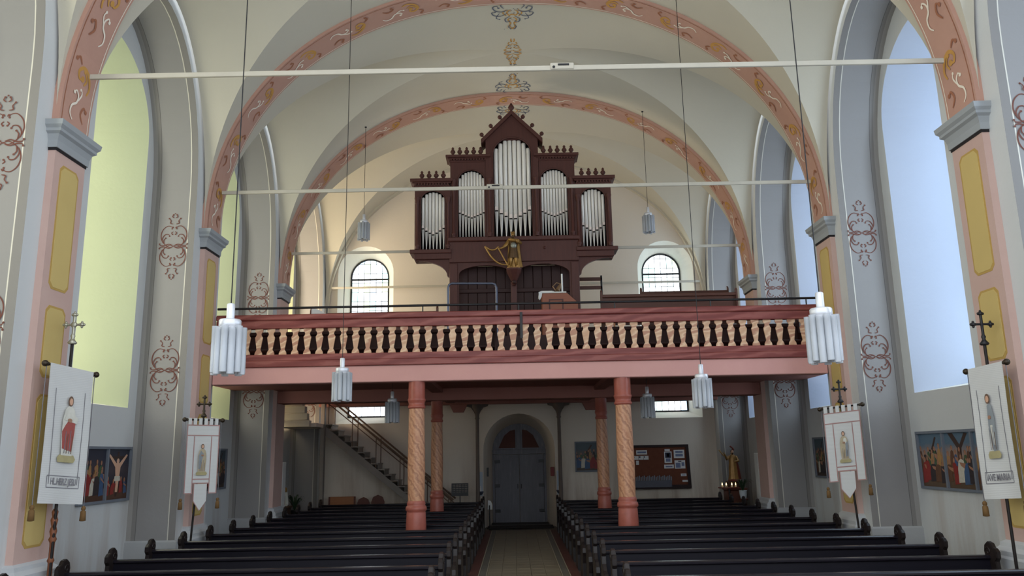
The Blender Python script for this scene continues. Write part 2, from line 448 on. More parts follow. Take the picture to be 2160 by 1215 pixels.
# ceiling: groin vaults and transverse arches
ceiling = struct('ceiling', None, None, 'cream groin vaulted ceiling with terracotta transverse arches', 'ceiling')
VA, VB = 6.36, 5.43
HL = (SP - 2 * QH) / 2 + .008
def T(x): return arch_z(x, VA, VB)
def Rg(x): return ZS + VB - 1.45 * (abs(x) / VA) ** 2.3
def yc_of(x):
    q = min(1, max(0, (T(x) - ZS) / (Rg(x) - ZS))); return HL * math.sqrt(max(0, 1 - q * q))
xs = [VA * math.copysign(1 - (1 - abs(t)) ** 1.7, t) for t in [i / 40 for i in range(-40, 41)]]
for b in range(4):
    c = (PY[b] + PY[b + 1]) / 2; m = MB(); N = 20
    def Lz(x, y): return ZS + (Rg(x) - ZS) * math.sqrt(max(0, 1 - (y / HL) ** 2))
    for x_half in (xs[:41], xs[40:]):
        rows = []
        for x in x_half:
            yy = yc_of(x); rows.append([(x, c + yy * math.sin(math.pi / 2 * t), Lz(x, yy * math.sin(math.pi / 2 * t))) for t in [k / N for k in range(-N, N + 1)]])
        m.loft(rows, False, smooth=True)
    for s in (-1, 1):
        rows = []
        for x in xs:
            yy = yc_of(x); rows.append([(x, c + s * (yy + (HL + 0.02 - yy) * k / 8), T(x)) for k in range(9)])
        m.loft(rows, False, smooth=True)
    part('vault_bay', m, M_VAULT, ceiling, recalc=False)

def arch_scrolls(yc, half=QH):
    """painted scrollwork on the soffit of a transverse arch: (s along the arch, t across)"""
    P = arch_pts(6.297, 5.367, 200); S = [0.0]
    for i in range(200): S.append(S[-1] + math.hypot(P[i + 1][0] - P[i][0], P[i + 1][1] - P[i][1]))
    tot = S[-1]
    def at(s):
        s = max(0, min(tot - 1e-4, s)); lo, hi = 0, 200
        while hi - lo > 1:
            mid = (lo + hi) // 2
            if S[mid] <= s: lo = mid
            else: hi = mid
        f = (s - S[lo]) / max(1e-9, S[lo + 1] - S[lo]); a, b2 = P[lo], P[lo + 1]
        return a[0] + (b2[0] - a[0]) * f, a[1] + (b2[1] - a[1]) * f
    def fm(u, v, d=0):
        x, z = at(u); k = (0.003 + d) / math.hypot(x, z - ZS + .01)
        return (x - x * k, yc + v, z - (z - ZS) * k)
    mW, mG, mB, mL = MB(), MB(), MB(), MB()
    n = 15; step = tot / n
    for i in range(n):
        s0 = i * step + step * 0.12; fl = 1 if i % 2 else -1
        d = 1 if s0 < tot / 2 else -1
        W = lambda pts: [(s0 + (a if d > 0 else step * .76 - a), fl * b_) for a, b_ in pts]
        ribbon(mW, W([(.02, .10), (.10, .17), (.22, .15), (.30, .05), (.40, .03), (.47, .09), (.43, .13)]), .017, fm, 0, 5)
        ribbon(mW, W([(.30, .05), (.44, -.04), (.52, -.02)]), .014, fm, 0, 4)
        ribbon(mG, W([(.50, -.16), (.62, -.20), (.78, -.12), (.84, .02), (.76, .12), (.66, .08), (.68, .0)]), .028, fm, 0, 5)
        ribbon(mG, W([(.60, -.05), (.70, -.10), (.80, -.02)]), .02, fm, 0, 4)
        ribbon(mB, W([(.06, -.18), (.18, -.10), (.30, -.16), (.26, -.22)]), .02, fm, 0, 4)
        ribbon(mB, W([(.86, .10), (.94, .18), (.90, .24)]), .02, fm, 0, 4)
    for v in (-half + .05, half - .05):
        m2 = mW if v > 0 else mB
        pts = [(tot * k / 120, v) for k in range(121)]
        vs = [fm(u, q - .008) for u, q in pts] + [fm(u, q + .008) for u, q in pts]
        m2.add(vs, [(i, i + 1, 121 + i + 1, 121 + i) for i in range(120)])
    return mW, mG, mB
for i, yc in enumerate(PY[:4]):
    inner = arch_pts(6.3, ZB); outer = arch_pts(6.42, ZB + .16)
    m = MB(); rings = []
    for (a, b2) in zip(inner, outer): rings.append([(a[0], yc - QH, a[1]), (a[0], yc + QH, a[1]), (b2[0], yc + QH, b2[1]), (b2[0], yc - QH, b2[1])])
    m.loft(rings, True, True, True, smooth=False)
    ar = part('transverse_arch', m, M_ARCH, ceiling)
    if i:
        w_, g_, b_ = arch_scrolls(yc)
        part('painted_scroll', w_, M_WHITESCROLL, ar, recalc=False); part('painted_scroll', g_, M_GOLDSCROLL, ar, recalc=False); part('painted_scroll', b_, M_BROWNSCROLL, ar, recalc=False)
inner = arch_pts(6.3, ZB); outer = arch_pts(6.42, ZB + .16); m = MB(); rings = []
for (a, b2) in zip(inner, outer): rings.append([(a[0], 26.175, a[1]), (a[0], WEST + .02, a[1]), (b2[0], WEST + .02, b2[1]), (b2[0], 26.175, b2[1])])
m.loft(rings, True, True, True, smooth=False); part('wall_arch', m, M_VAULT, ceiling)

# crown flowers painted along the ridge
def crown_motif(y, kind, fl=1):
    mB, mG = MB(), MB()
    fm = lambda u, v, d=0: (u, y + fl * v, T(u) - 0.004 - d)
    random.seed(int(y * 10))
    def both(mb_, pts, w):
        for s in (1, -1): ribbon(mb_, [(s * a, b) for a, b in pts], w, fm, 0, 4)
    if kind == 'fan':
        both(mB, [(.10, .02), (.26, .10), (.40, .04), (.45, -.10), (.36, -.14), (.32, -.06)], .016)
        both(mB, [(.12, .16), (.28, .28), (.43, .24), (.48, .12), (.40, .10)], .015)
        both(mB, [(.05, .28), (.17, .40), (.14, .54), (.07, .50)], .014)
        both(mB, [(.2, -.04), (.27, -.18), (.18, -.24)], .013); both(mB, [(.30, .16), (.38, .36), (.30, .42)], .013)
        both(mG, [(.04, .02), (.13, .12), (.08, .26), (.02, .22)], .018); both(mG, [(.02, .34), (.10, .44), (.05, .58)], .017); both(mG, [(.02, .60), (.07, .70), (.01, .84)], .015)
        both(mG, [(.14, .02), (.22, .14), (.16, .26)], .015); both(mB, [(.03, .66), (.09, .76), (.04, .86)], .012)
        for k in range(26): dot(mG if k % 2 else mB, random.uniform(-.2, .2) * (1 - .5 * (k % 5) / 4), random.uniform(-.08, .9), .014, fm)
    else:
        for k in range(8):
            v = -.58 + k * .165; h = .20 * math.sin(math.pi * (k + .6) / 8.6) * random.uniform(.8, 1.15)
            both(mG, [(.02, v), (h * .5, v + .06), (h, v + random.uniform(-.03, .03)), (h * .8, v - .06)], .014)
            if k % 2: both(mB, [(.03, v + .08), (h * .6, v + .12), (h * .95, v + .08)], .010)
            dot(mG, random.uniform(-.06, .06), v, .02, fm); dot(mB, random.uniform(-.1, .1), v + .07, .016, fm)
    part('painted_crown_flower', mG, M_GOLDSCROLL, ceiling, recalc=False)
    part('painted_crown_scroll', mB, M_BLUESCROLL, ceiling, recalc=False)
for y, kind, fl in ((16.58, 'fan', 1), (18.57, 'lozenge', 1), (20.62, 'fan', -1), (21.95, 'fan', 1), (13.24, 'lozenge', 1), (11.3, 'fan', 1), (15.3, 'fan', -1)): crown_motif(y, kind, fl)

# west wall with two tall windows and the door niche
def west_hole(c): return opening(c, .94, 3.36, 8.40, .94, 20)
outer = [(6.42, 0)] + [(x, z) for x, z in arch_pts(6.45, 5.5, 40)] + [(-6.42, 0)]
outer = [(7.4, 0), (7.4, 12.5), (-7.4, 12.5), (-7.4, 0)]
dn = opening(0, 1.16, 0.0, 2.45, 1.14, 20)
outerp = [(7.4, 0), (7.4, 12.5), (-7.4, 12.5), (-7.4, 0)] + dn[::-1]
m = MB(); m.plate(outerp, [west_hole(-5.08), west_hole(5.08)], 0, lambda u, v, w: (u, WEST, v), back=False, sides=False)
wall_west = struct('wall_west', m, M_WEST, 'cream west wall behind the organ gallery', 'wall')
m = MB(); fr = opening(0, .90, 0.0, 2.42, .90, 20)
m.loft([[(u, WEST, v) for u, v in dn], [(u, 27.9, v) for u, v in fr]], False, smooth=True); m.plate(opening(0, 1.2, -.02, 2.45, 1.2, 20), [], 0, lambda u, v, w: (u, 27.97, v), back=False, sides=False); part('door_niche', m, M_WEST, wall_west)  # flat sheet behind the door is added to stop sky light leaking in
for c in (-5.08, 5.08):
    m = MB(); m.loft([[(u, WEST, v) for u, v in west_hole(c)], [(u, 27.2, v) for u, v in opening(c, .66, 3.60, 8.42, .66, 20)]], True, False, False, smooth=False)
    part('window_reveal', m, M_REVEAL, wall_west)

# glazing
def pane_mat(name, spec, var=0.0):
    c, st = spec; m = bpy.data.materials.new(name); m.use_nodes = True; nt = m.node_tree; nt.nodes.clear()
    out = nt.nodes.new('ShaderNodeOutputMaterial'); e = nt.nodes.new('ShaderNodeEmission'); e.inputs['Strength'].default_value = st; e.inputs['Color'].default_value = (*c, 1)
    if var:
        oi = nt.nodes.new('ShaderNodeObjectInfo'); rp = nt.nodes.new('ShaderNodeValToRGB'); rp.color_ramp.interpolation = 'CONSTANT'
        el = rp.color_ramp.elements; el.new(.5); el.new(.5); el.new(.5)
        for i, (p, q) in enumerate(((0, (*c, 1)), (.55, (.95, .97, 1, 1)), (.74, (.55, .85, .80, 1)), (.86, (.80, .95, .62, 1)), (.93, (.60, .80, 1, 1)))): el[i].position = p; el[i].color = q
        nt.links.new(oi.outputs['Random'], rp.inputs[0]); nt.links.new(rp.outputs[0], e.inputs['Color'])
    nt.links.new(e.outputs[0], out.inputs[0]); return m
M_PL = pane_mat('daylit glass over sunlit green', PANE_LEFT); M_PLR = pane_mat('daylit glass warm sun', PANE_LEFT_REAR)
M_PR = pane_mat('daylit glass blue sky', PANE_RIGHT); M_PW = pane_mat('daylit leaded glass', PANE_WEST, 1)
M_LEAD = plain('dark lead came', lin(60, 62, 66), 0.6)
nwin = 0
for sgn in (-1, 1):
    for b in range(4):
        c = (PY[b] + PY[b + 1]) / 2; nwin += 1
        g = opening(c, .97, 3.43, 8.35, .97, 20)
        m = MB(); m.plate(g, [opening(c, .86, 3.54, 8.35, .86, 20)], .05, lambda u, v, w: (sgn * (XG - .04 + w), u, v))
        wn = struct('window_%d' % nwin, m, M_LEAD, 'tall round arched side window deep in its niche, bay %d %s' % (b + 1, 'left' if sgn < 0 else 'right'), 'window')
        m = MB(); m.plate(g, [], .01, lambda u, v, w: (sgn * (XG + w), u, v), back=False, sides=False)
        part('pane', m, (M_PLR if b == 3 else M_PL) if sgn < 0 else M_PR, wn)
        for z in (4.4, 5.5, 6.6, 7.7, 8.7):
            m = MB(); m.box(min(sgn * (XG - .03), sgn * XG), max(sgn * (XG - .03), sgn * XG), c - .9, c + .9, z - .012, z + .012); part('glazing_bar', m, M_LEAD, wn)
GY = 27.2
for c in (-5.08, 5.08):
    nwin += 1
    m = MB(); m.plate(opening(c, .68, 3.58, 8.42, .68, 24), [opening(c, .62, 3.64, 8.42, .62, 24)], .05, lambda u, v, w: (u, GY - .05 + w, v))
    wn = struct('window_%d' % nwin, m, M_LEAD, 'tall leaded west window %s of the organ' % ('left' if c < 0 else 'right'), 'window')
    NX, NZ = 6, 17; dx = 1.26 / NX; dz = .33
    for i in range(NX):
        for j in range(NZ):
            x0 = c - .63 + i * dx; z0 = 3.62 + j * dz; ins = lambda x, z: z <= 8.42 or math.hypot(x - c, z - 8.42) <= .655
            if j * dz + 3.62 > 9.1 or not any(ins(x, z) for x in (x0, x0 + dx) for z in (z0, z0 + dz)): continue
            m = MB()
            def cl(x, z):
                if ins(x, z): return (x, z)
                vx, vz = x - c, z - 8.42; k = .655 / math.hypot(vx, vz); return (c + vx * k, 8.42 + vz * k)
            P = [cl(x0 + .006, z0 + .006), cl(x0 + dx - .006, z0 + .006), cl(x0 + dx - .006, z0 + dz - .006), cl(x0 + .006, z0 + dz - .006)]
            m.add([(x, GY, z) for x, z in P], [(0, 1, 2, 3)]); part('pane', m, M_PW, wn)
    m = MB()
    for i in range(1, NX): m.box(c - .63 + i * dx - .008, c - .63 + i * dx + .008, GY - .015, GY + .005, 3.62, 8.42 + math.sqrt(max(0, .655 ** 2 - (-.63 + i * dx) ** 2)))
    for j in range(1, NZ): 
        z = 3.62 + j * dz; h = .63 if z < 8.42 else math.sqrt(max(0.0, .655 ** 2 - (z - 8.42) ** 2))
        if h > .05: m.box(c - h, c + h, GY - .015, GY + .005, z - .008, z + .008)
    part('lead_cames', m, M_LEAD, wn)
    m = MB(); m.plate(opening(c, .70, 3.5, 8.42, .70, 20), [], 0, lambda u, v, w: (u, GY + .012, v), back=False, sides=False); part('backing_frame', m, M_LEAD, wn)
    for z in (8.35, 6.75): m = MB(); m.box(c - .64, c + .64, GY - .06, GY - .02, z - .03, z + .03); part('saddle_bar', m, M_LEAD, wn)

# iron tie rods across the nave
def tie(y, z, hx, label, turn=None):
    t = thing('tie_rod', label, 'tie rod', (0, y, z), 'iron tie rods across the nave')
    m = MB(); m.bbox(-hx, hx, y - .02, y + .02, z - .037, z + .037, .006); part('rod', m, M_RODWHITE, t)
    if turn is not None:
        m = MB(); m.bbox(turn - .17, turn + .17, y - .04, y + .03, z - .03, z + .07, .01); c = part('coupling', m, M_RODWHITE, t)
        m = MB(); m.bbox(turn - .06, turn + .1, y - .05, y - .035, z + .02, z + .05, .004); m.cyl((turn - .12, y - .05, z), (turn - .12, y - .02, z), .02, n=8); part('wedge', m, M_IRON, c)
tie(PY[1], 7.72, 6.14, 'white iron tie rod nearest, crossing high under the first arch', .65)
tie(PY[2], 7.77, 6.17, 'white iron tie rod crossing in front of the organ pipes', -.45)
tie(PY[3] , 7.8, 6.17, 'white iron tie rod passing behind the organ case')
tie(26.1, 7.85, 6.17, 'thin white tie rod close to the west wall across the rear windows')

# ------------------------------------------------------------------ gallery
def marble(name, c1, c2, c3, scale=2.0, ang=0.5):
    t = NT(name); p = t.pos(); mp = t.n('Mapping'); t.l(p, mp.inputs[0]); mp.inputs['Rotation'].default_value = (0, ang, 0); mp.inputs['Scale'].default_value = (1, 1, 3.2)
    w = t.n('TexWave', wave_type='BANDS', bands_direction='Z'); t.l(mp.outputs[0], w.inputs['Vector'])
    w.inputs['Scale'].default_value = scale; w.inputs['Distortion'].default_value = 7.0; w.inputs['Detail'].default_value = 4; w.inputs['Detail Scale'].default_value = 1.6
    base_ = t.ramp(w.outputs['Fac'], [(0.0, c1), (0.55, c2), (0.9, c3), (1.0, c3)])
    t.col(t.mix(t.math('MULTIPLY', t.noise(p, 5, 5), 0.4), base_, c1)); t.rough(0.45, 0.35); return t.m
M_REDMARBLE = marble('painted red marble', lin(120, 58, 54), lin(134, 68, 62), lin(152, 88, 80), 0.6, 0.3)
M_YELMARBLE = marble('painted yellow marble', lin(204, 160, 128), lin(232, 202, 168), lin(180, 128, 104), 0.7, 0.95)
GF, GT = 16.30, 4.12
gal = thing('organ_gallery', 'pink fronted organ gallery spanning the nave on columns', 'gallery', (0, 21, 3.79))
m = MB(); m.bbox(-6.3, 6.3, GF, GF + .32, 3.79, GT + .01, .015); part('front_beam', m, M_PINKBEAM, gal)
m = MB()
m.box(-6.3, 6.3, GF + .32, WEST, 4.02, GT)
for b, (a0, a1) in ((2, (16.63, 20.51)), (3, (21.94, 25.83))):
    for s in (-1, 1): m.box(min(s * 6.3, s * 7.29), max(s * 6.3, s * 7.29), a0, a1, 4.02, GT)
deck = part('deck', m, M_SOFFIT, gal)
m = MB(); m.bbox(-6.3, 6.3, 20.9, 21.45, 3.70, 4.02, .015); part('cross_beam', m, M_SOFFIT, gal)
m = MB(); m.bbox(-6.3, 6.3, 25.35, 25.65, 3.86, 4.02, .015); part('cross_beam', m, M_SOFFIT, gal)
for x in (-2.13, 2.1):
    m = MB(); m.bbox(x - .14, x + .14, GF + .32, 25.3, 3.90, 4.02, .012); part('joist', m, M_SOFFIT, gal)
for x in (-1.9, 2.3):
    m = MB(); m.plate([(x - .28, 3.86), (x + .28, 3.86), (x + .16, 3.62), (x - .16, 3.62)], [], .2, lambda u, v, w: (u, 25.4 + w, v)); part('corbel_block', m, M_SOFFIT, gal)

bal = thing('gallery_balustrade', 'red and yellow marbled balustrade with sawn balusters along the gallery edge', 'balustrade', (0, GF, GT + .01))
m = MB(); m.bbox(-6.27, 6.27, GF - .05, GF + .16, 4.13, 4.26, .01); m.bbox(-6.27, 6.27, GF - .02, GF + .13, 4.26, 4.39, .01); part('bottom_rail', m, M_REDMARBLE, bal)
m = MB(); m.bbox(-6.27, 6.27, GF - .02, GF + .13, 4.93, 5.10, .01); m.bbox(-6.27, 6.27, GF - .06, GF + .17, 5.10, 5.22, .02); part('top_rail', m, M_REDMARBLE, bal)
prof = [(0, .080), (.10, .080), (.135, .058), (.2, .045), (.265, .056), (.33, .079), (.80, .037), (.90, .070), (1.0, .080)]
pts = [(h, 4.93 - t * .54) for t, h in prof] + [(-h, 4.93 - t * .54) for t, h in reversed(prof)]
m = MB(); m.plate([(u, v - 4.39) for u, v in pts], [], .028); me_bal = m.mesh('baluster', M_YELMARBLE)
nb = 50
for i in range(nb):
    o = link('baluster', me_bal, bal, (-6.14 + i * 12.28 / (nb - 1), .03, 4.39 - (GT + .01)))
m = MB(); m.cyl((-6.28, GF + .05, 5.37), (6.28, GF + .05, 5.37), .025, n=8); part('handrail', m, M_IRON, bal)
for i in range(7):
    x = -6.0 + i * 2.0; m = MB(); m.cyl((x, GF + .05, 5.21), (x, GF + .05, 5.37), .014, n=6); part('handrail_post', m, M_IRON, bal)
m = MB(); m.bbox(.02, .075, GF - .075, GF - .06, 4.62, 5.17, .004); part('strap', m, M_IRON, bal, label='short black iron strap screwed to the balusters')

# spiral marbled columns
def spiral_mat(name, c1, c2, c3):
    t = NT(name); p = t.obj(); sx = t.n('SeparateXYZ'); t.l(p, sx.inputs[0])
    a = t.math('DIVIDE', t.math('ARCTAN2', sx.outputs[1], sx.outputs[0]), 2 * math.pi)
    s = t.math('ADD', t.math('MULTIPLY', a, 5.0), t.math('MULTIPLY', sx.outputs[2], 3.2))
    s = t.math('ADD', s, t.math('MULTIPLY', t.noise(p, 7, 5, 0.65), 1.3))
    f = t.math('FRACT', s); t.col(t.mix(t.math('MULTIPLY', t.noise(p, 16, 4), .6), t.ramp(f, [(0, c1), (.35, c2), (.6, c3), (.8, c2), (1, c1)]), c2)); t.rough(0.4, 0.4); return t.m
M_SPIRAL = spiral_mat('spiral painted marble', lin(168, 110, 84), lin(202, 152, 116), lin(128, 72, 58))
M_COLRED = plain('red marbled column stone', lin(158, 86, 72), 0.4, 0.25, 9, 0.4)
def column(x, y, r, top, label):
    t = thing('gallery_column', label, 'column', (x, y, 0), 'marbled columns carrying the gallery')
    m = MB(); m.lathe([(r * .95, 1.40), (r * 1.02, 2.0), (r * .98, 2.6), (r * .90, top - .52)], n=24); part('shaft', m, M_SPIRAL, t, world=False)
    m = MB(); m.lathe([(r * 1.22, 0), (r * 1.16, .95), (r * 1.10, 1.19), (r * 1.04, 1.21), (r * 1.2, 1.235), (r * 1.22, 1.27), (r * 1.16, 1.31), (r * 1.02, 1.33), (r * 1.08, 1.36), (r * 1.04, 1.39), (r * .96, 1.42)], n=24); part('base', m, M_COLRED, t, world=False)
    z = top - .55
    m = MB(); m.lathe([(r * .90, z), (r * 1.02, z + .015), (r * 1.06, z + .04), (r * 1.0, z + .065), (r * .93, z + .075), (r * .95, z + .12), (r * 1.04, z + .16), (r * 1.08, z + .19), (r * .98, z + .215), (r * .98, top)], n=24); part('capital', m, M_COLRED, t, world=False)
    return t
column(-2.13, 16.48, .175, 3.79, 'spiral marbled column under the gallery front, left of the aisle')
column(2.10, 16.48, .175, 3.79, 'spiral marbled column under the gallery front, right of the aisle')
column(-2.17, 21.20, .155, 3.70, 'spiral marbled column standing further back, left of the aisle')
column(2.15, 21.20, .155, 3.70, 'spiral marbled column standing further back, right of the aisle')
M_GREYIRON = plain('grey brown painted iron', lin(104, 92, 84), 0.6, 0.15, 6)
for x, sd in ((-1.31, 'left'), (1.27, 'right')):
    t = thing('iron_column', 'slender grey iron column with bracket capital %s of the door' % sd, 'column', (x, 25.5, 0), 'slender iron columns by the door')
    m = MB(); m.lathe([(.10, 0), (.10, .1), (.065, .14), (.06, 1.8), (.052, 3.4)], n=14); part('shaft', m, M_GREYIRON, t, world=False)
    m = MB(); m.lathe([(.055, 3.38), (.075, 3.42), (.06, 3.46), (.075, 3.6), (.14, 3.72), (.16, 3.76), (.16, 3.86)], n=14); part('capital', m, M_GREYIRON, t, world=False)
    for s in (-1, 1):
        m = MB(); m.plate([(s * .05, 3.86), (s * .36, 3.86), (s * .34, 3.80), (s * .2, 3.76), (s * .10, 3.62), (s * .05, 3.5)], [], .05, lambda u, v, w: (u, w - .025, v)); part('bracket', m, M_GREYIRON, t, world=False)

# choir platform and benches on the gallery
m = MB(); m.bbox(-6.2, 6.2, 17.9, 26.2, GT + .002, 4.5, .01); o = tag(link('choir_platform', m.mesh('choir_platform', M_ORGANDARK)), 'lower dark wooden step of the choir platform on the gallery', 'platform'); o['kind'] = 'structure'
m = MB(); m.bbox(-6.2, 6.2, 19.4, 26.2, 4.5, 5.15, .01); o = tag(link('choir_platform', m.mesh('choir_platform', M_ORGANDARK)), 'upper dark wooden step of the choir platform carrying the organ', 'platform'); o['kind'] = 'structure'
gal['kind'] = 'structure'
def choir_bench(label, x0, x1, y, z0, ztop, mt=None, ends=True):
    t = thing('choir_bench', label, 'bench', ((x0 + x1) / 2, y, z0), 'choir benches on the gallery'); mt = mt or M_CHOIR
    m = MB(); m.bbox(x0, x1, y, y + .035, z0 + .3, ztop - .08, .006); part('backrest', m, mt, t)
    m = MB(); m.bbox(x0, x1, y - .05, y + .06, ztop - .08, ztop, .012); part('top_rail', m, mt, t)
    m = MB(); m.bbox(x0, x1, y - .38, y, z0 + .42, z0 + .46, .008); part('seat', m, mt, t)
    for x in (x0, x1):
        m = MB(); m.plate([(y - .4, z0), (y + .08, z0), (y + .08, ztop), (y + .06, ztop + .09), (y, ztop + .12), (y - .06, ztop + .06), (y - .05, z0 + .65), (y - .4, z0 + .6)], [], .045, lambda u, v, w, x=x: (x + w - .022, u, v)); part('bench_end', m, mt, t)
    return t
choir_bench('long dark choir bench directly behind the balusters, left part', -6.1, -.5, 17.25, GT, 5.0, M_ORGANDARK)
choir_bench('long dark choir bench directly behind the balusters, right part', .7, 6.1, 17.25, GT, 4.98, M_ORGANDARK)
choir_bench('brown choir bench with pale rail rising right of the organ console', 2.15, 5.6, 20.0, 5.15, 6.24)
choir_bench('brown choir bench farthest up beside the right rear window', 3.6, 6.1, 22.6, 5.15, 6.82)
choir_bench('brown choir bench below the left rear window', -5.0, -1.95, 19.0, 4.5, 5.72)
# open rail back standing right of the organ
t = thing('slat_back_bench', 'open two rail wooden bench back right of the organ case', 'bench', (2.1, 22.0, 5.15))
for z in (7.1, 6.85): m = MB(); m.bbox(1.72, 2.42, 22.0, 22.035, z - .05, z + .05, .006); part('rail', m, M_CHOIR, t)
for x in (1.74, 2.4): m = MB(); m.bbox(x - .025, x + .025, 22.0, 22.06, 5.15, 7.2, .006); part('post', m, M_IRON, t)
m = MB(); m.bbox(1.74, 2.4, 21.6, 22.0, 5.6, 5.65, .006); part('seat', m, M_CHOIR, t)
# steel tube guard in front of the organ case
t = thing('tube_guard_rail', 'grey steel tube guard frame standing before the organ case', 'rail', (-1.12, 19.6, 5.15))
P = [(-1.74, 19.6, 5.15), (-1.74, 19.6, 6.42), (-1.71, 19.6, 6.5), (-1.64, 19.6, 6.53), (-.62, 19.6, 6.51), (-.55, 19.6, 6.48), (-.52, 19.6, 6.4), (-.52, 19.6, 5.15)]
m = MB(); m.tube(P, .03, 8); part('frame', m, M_STEEL, t)
# organ console
t = thing('organ_console', 'red brown organ console with slanted side and white cloth on top', 'organ console', (1.0, 19.5, 5.15))
m = MB(); m.plate([(.62, 5.15), (1.5, 5.15), (1.5, 5.95), (1.24, 6.2), (.62, 6.2)], [], .75, lambda u, v, w: (u, 19.45 + w, v)); bd = part('body', m, M_CONSOLE, t)
m = MB(); m.plate([(.78, 5.4), (1.14, 5.4), (1.14, 6.05), (.78, 6.05)], [[(.81, 5.43), (1.11, 5.43), (1.11, 6.02), (.81, 6.02)]], .012, lambda u, v, w: (u, 19.45 - w, v)); part('panel_moulding', m, M_ORGAN, bd)
m = MB(); m.bbox(.54, 1.22, 19.42, 20.22, 6.2, 6.235, .008); part('cloth_top', m, plain('white cloth', lin(226, 226, 222), .8), t)
m = MB(); m.plate([(.53, 6.23), (.62, 6.23), (.60, 6.10), (.55, 6.02), (.53, 6.08)], [], .01, lambda u, v, w: (u, 19.41 + w, v)); part('hanging_cloth', m, plain('white cloth fold', lin(214, 216, 218), .8), t)
M_PAPER = plain('white paper', lin(226, 226, 224), .8, .04, 6)
t2 = thing('hymn_book', 'open white music book lying on the organ console', 'book', (.8, 19.7, 6.235))
m = MB(); m.bbox(.56, .92, 19.5, 19.78, 6.237, 6.262, .006); part('pages', m, M_PAPER, t2); m = MB(); m.bbox(.60, .88, 19.5, 19.76, 6.262, 6.275, .004); part('loose_sheets', m, M_PAPER, t2)
t3 = thing('desk_lamp', 'folding bronze desk lamp on the organ console', 'lamp', (1.04, 19.95, 6.235))
M_BRONZE = plain('dull bronze metal', lin(140, 112, 84), .4, .1, 6, .5, .6)
m = MB(); m.cyl((1.02, 19.7, 6.236), (1.02, 19.7, 6.26), .07, n=12); part('base', m, M_BRONZE, t3)
m = MB(); m.tube([(1.02, 19.7, 6.26), (.90, 19.7, 6.42), (1.0, 19.7, 6.52), (1.10, 19.7, 6.48)], .014, 6); part('arm', m, M_BRONZE, t3)
m = MB(); m.tube([(1.10, 19.7, 6.49), (1.06, 19.66, 6.40), (1.01, 19.62, 6.30)], [.02, .045, .06], 8); part('shade', m, M_BRONZE, t3)
t4 = thing('white_tube_lamp', 'slim upright white tube standing on the organ console', 'lamp', (1.13, 19.6, 6.235))
m = MB(); m.cyl((1.13, 19.6, 6.236), (1.13, 19.6, 6.72), .022, n=10); part('tube', m, M_PAPER, t4); m = MB(); m.cyl((1.13, 19.6, 6.236), (1.13, 19.6, 6.26), .05, n=10); part('foot', m, M_STEEL, t4)
t5 = thing('box_chair', 'light oak chair back right of the organ console', 'chair', (2.0, 18.9, 4.5))
m = MB(); m.bbox(1.86, 2.36, 19.1, 19.14, 5.45, 5.72, .01); part('backrest', m, M_OAK, t5); m = MB(); m.bbox(1.86, 2.36, 18.7, 19.14, 4.93, 4.98, .01); part('seat', m, M_OAK, t5)
for x in (1.88, 2.34):
    for yy in (18.72, 19.12): m = MB(); m.bbox(x - .02, x + .02, yy - .02, yy + .02, 4.5, 4.93 if yy < 19 else 5.72, .004); part('leg', m, M_OAK, t5)

t6 = thing('white_music_board', 'slanted white music board at the left end of the gallery', 'board', (-4.65, 18.4, 4.5))
m = MB(); m.plate([(-4.85, 5.45), (-4.45, 5.45), (-4.45, 5.58), (-4.85, 5.78)], [], .02, lambda u, v, w: (u, 18.4 + w, v)); part('board', m, M_PAPER, t6)
m = MB(); m.bbox(-4.68, -4.62, 18.39, 18.43, 4.5, 5.46, .004); part('post', m, M_IRON, t6)

# ------------------------------------------------------------------ the organ
OX, OY = -.06, 20.55
M_PIPE = plain('dull tin organ pipe', lin(244, 240, 232), 0.32, 0.05, 3, 0.6, 0.06)
M_MOUTH = plain('pale pipe mouth', lin(234, 220, 212), 0.4, 0.05, 3, 0.5, 0.0)
M_VOID = plain('dark organ interior', lin(26, 18, 18), 0.9)
org = thing('pipe_organ', 'dark brown gabled pipe organ with five pipe fields on the gallery', 'organ', (OX, OY, 5.15))
def yb(d): return lambda u, v, w: (u, OY + d + w, v)
def tower(x0, x1, z0, z1, ox0, ox1, oz0, zs, rise, d):
    m = MB(); c = (ox0 + ox1) / 2; h = (ox1 - ox0) / 2
    m.plate([(x0, z0), (x1, z0), (x1, z1), (x0, z1)], [opening(c, h, oz0, zs, rise, 16)], .06, yb(d)); f = part('case_front', m, M_ORGAN, org)
    m = MB(); m.box(x0, x0 + .05, OY + d + .06, OY + .52, z0, z1); m.box(x1 - .05, x1, OY + d + .06, OY + .52, z0, z1); m.box(x0, x1, OY + d + .06, OY + .52, z1 - .05, z1); part('case_side', m, M_ORGAN, org)
    m = MB(); m.box(x0 + .05, x1 - .05, OY + .46, OY + .51, z0, z1 - .05); part('case_back', m, M_VOID, org)
    m = MB(); P = opening(c, h, oz0, zs, rise, 20)
    m.tube([(u, OY + d - .005, v) for u, v in P], .018, 6); part('arch_moulding', m, M_ORGAN, f)
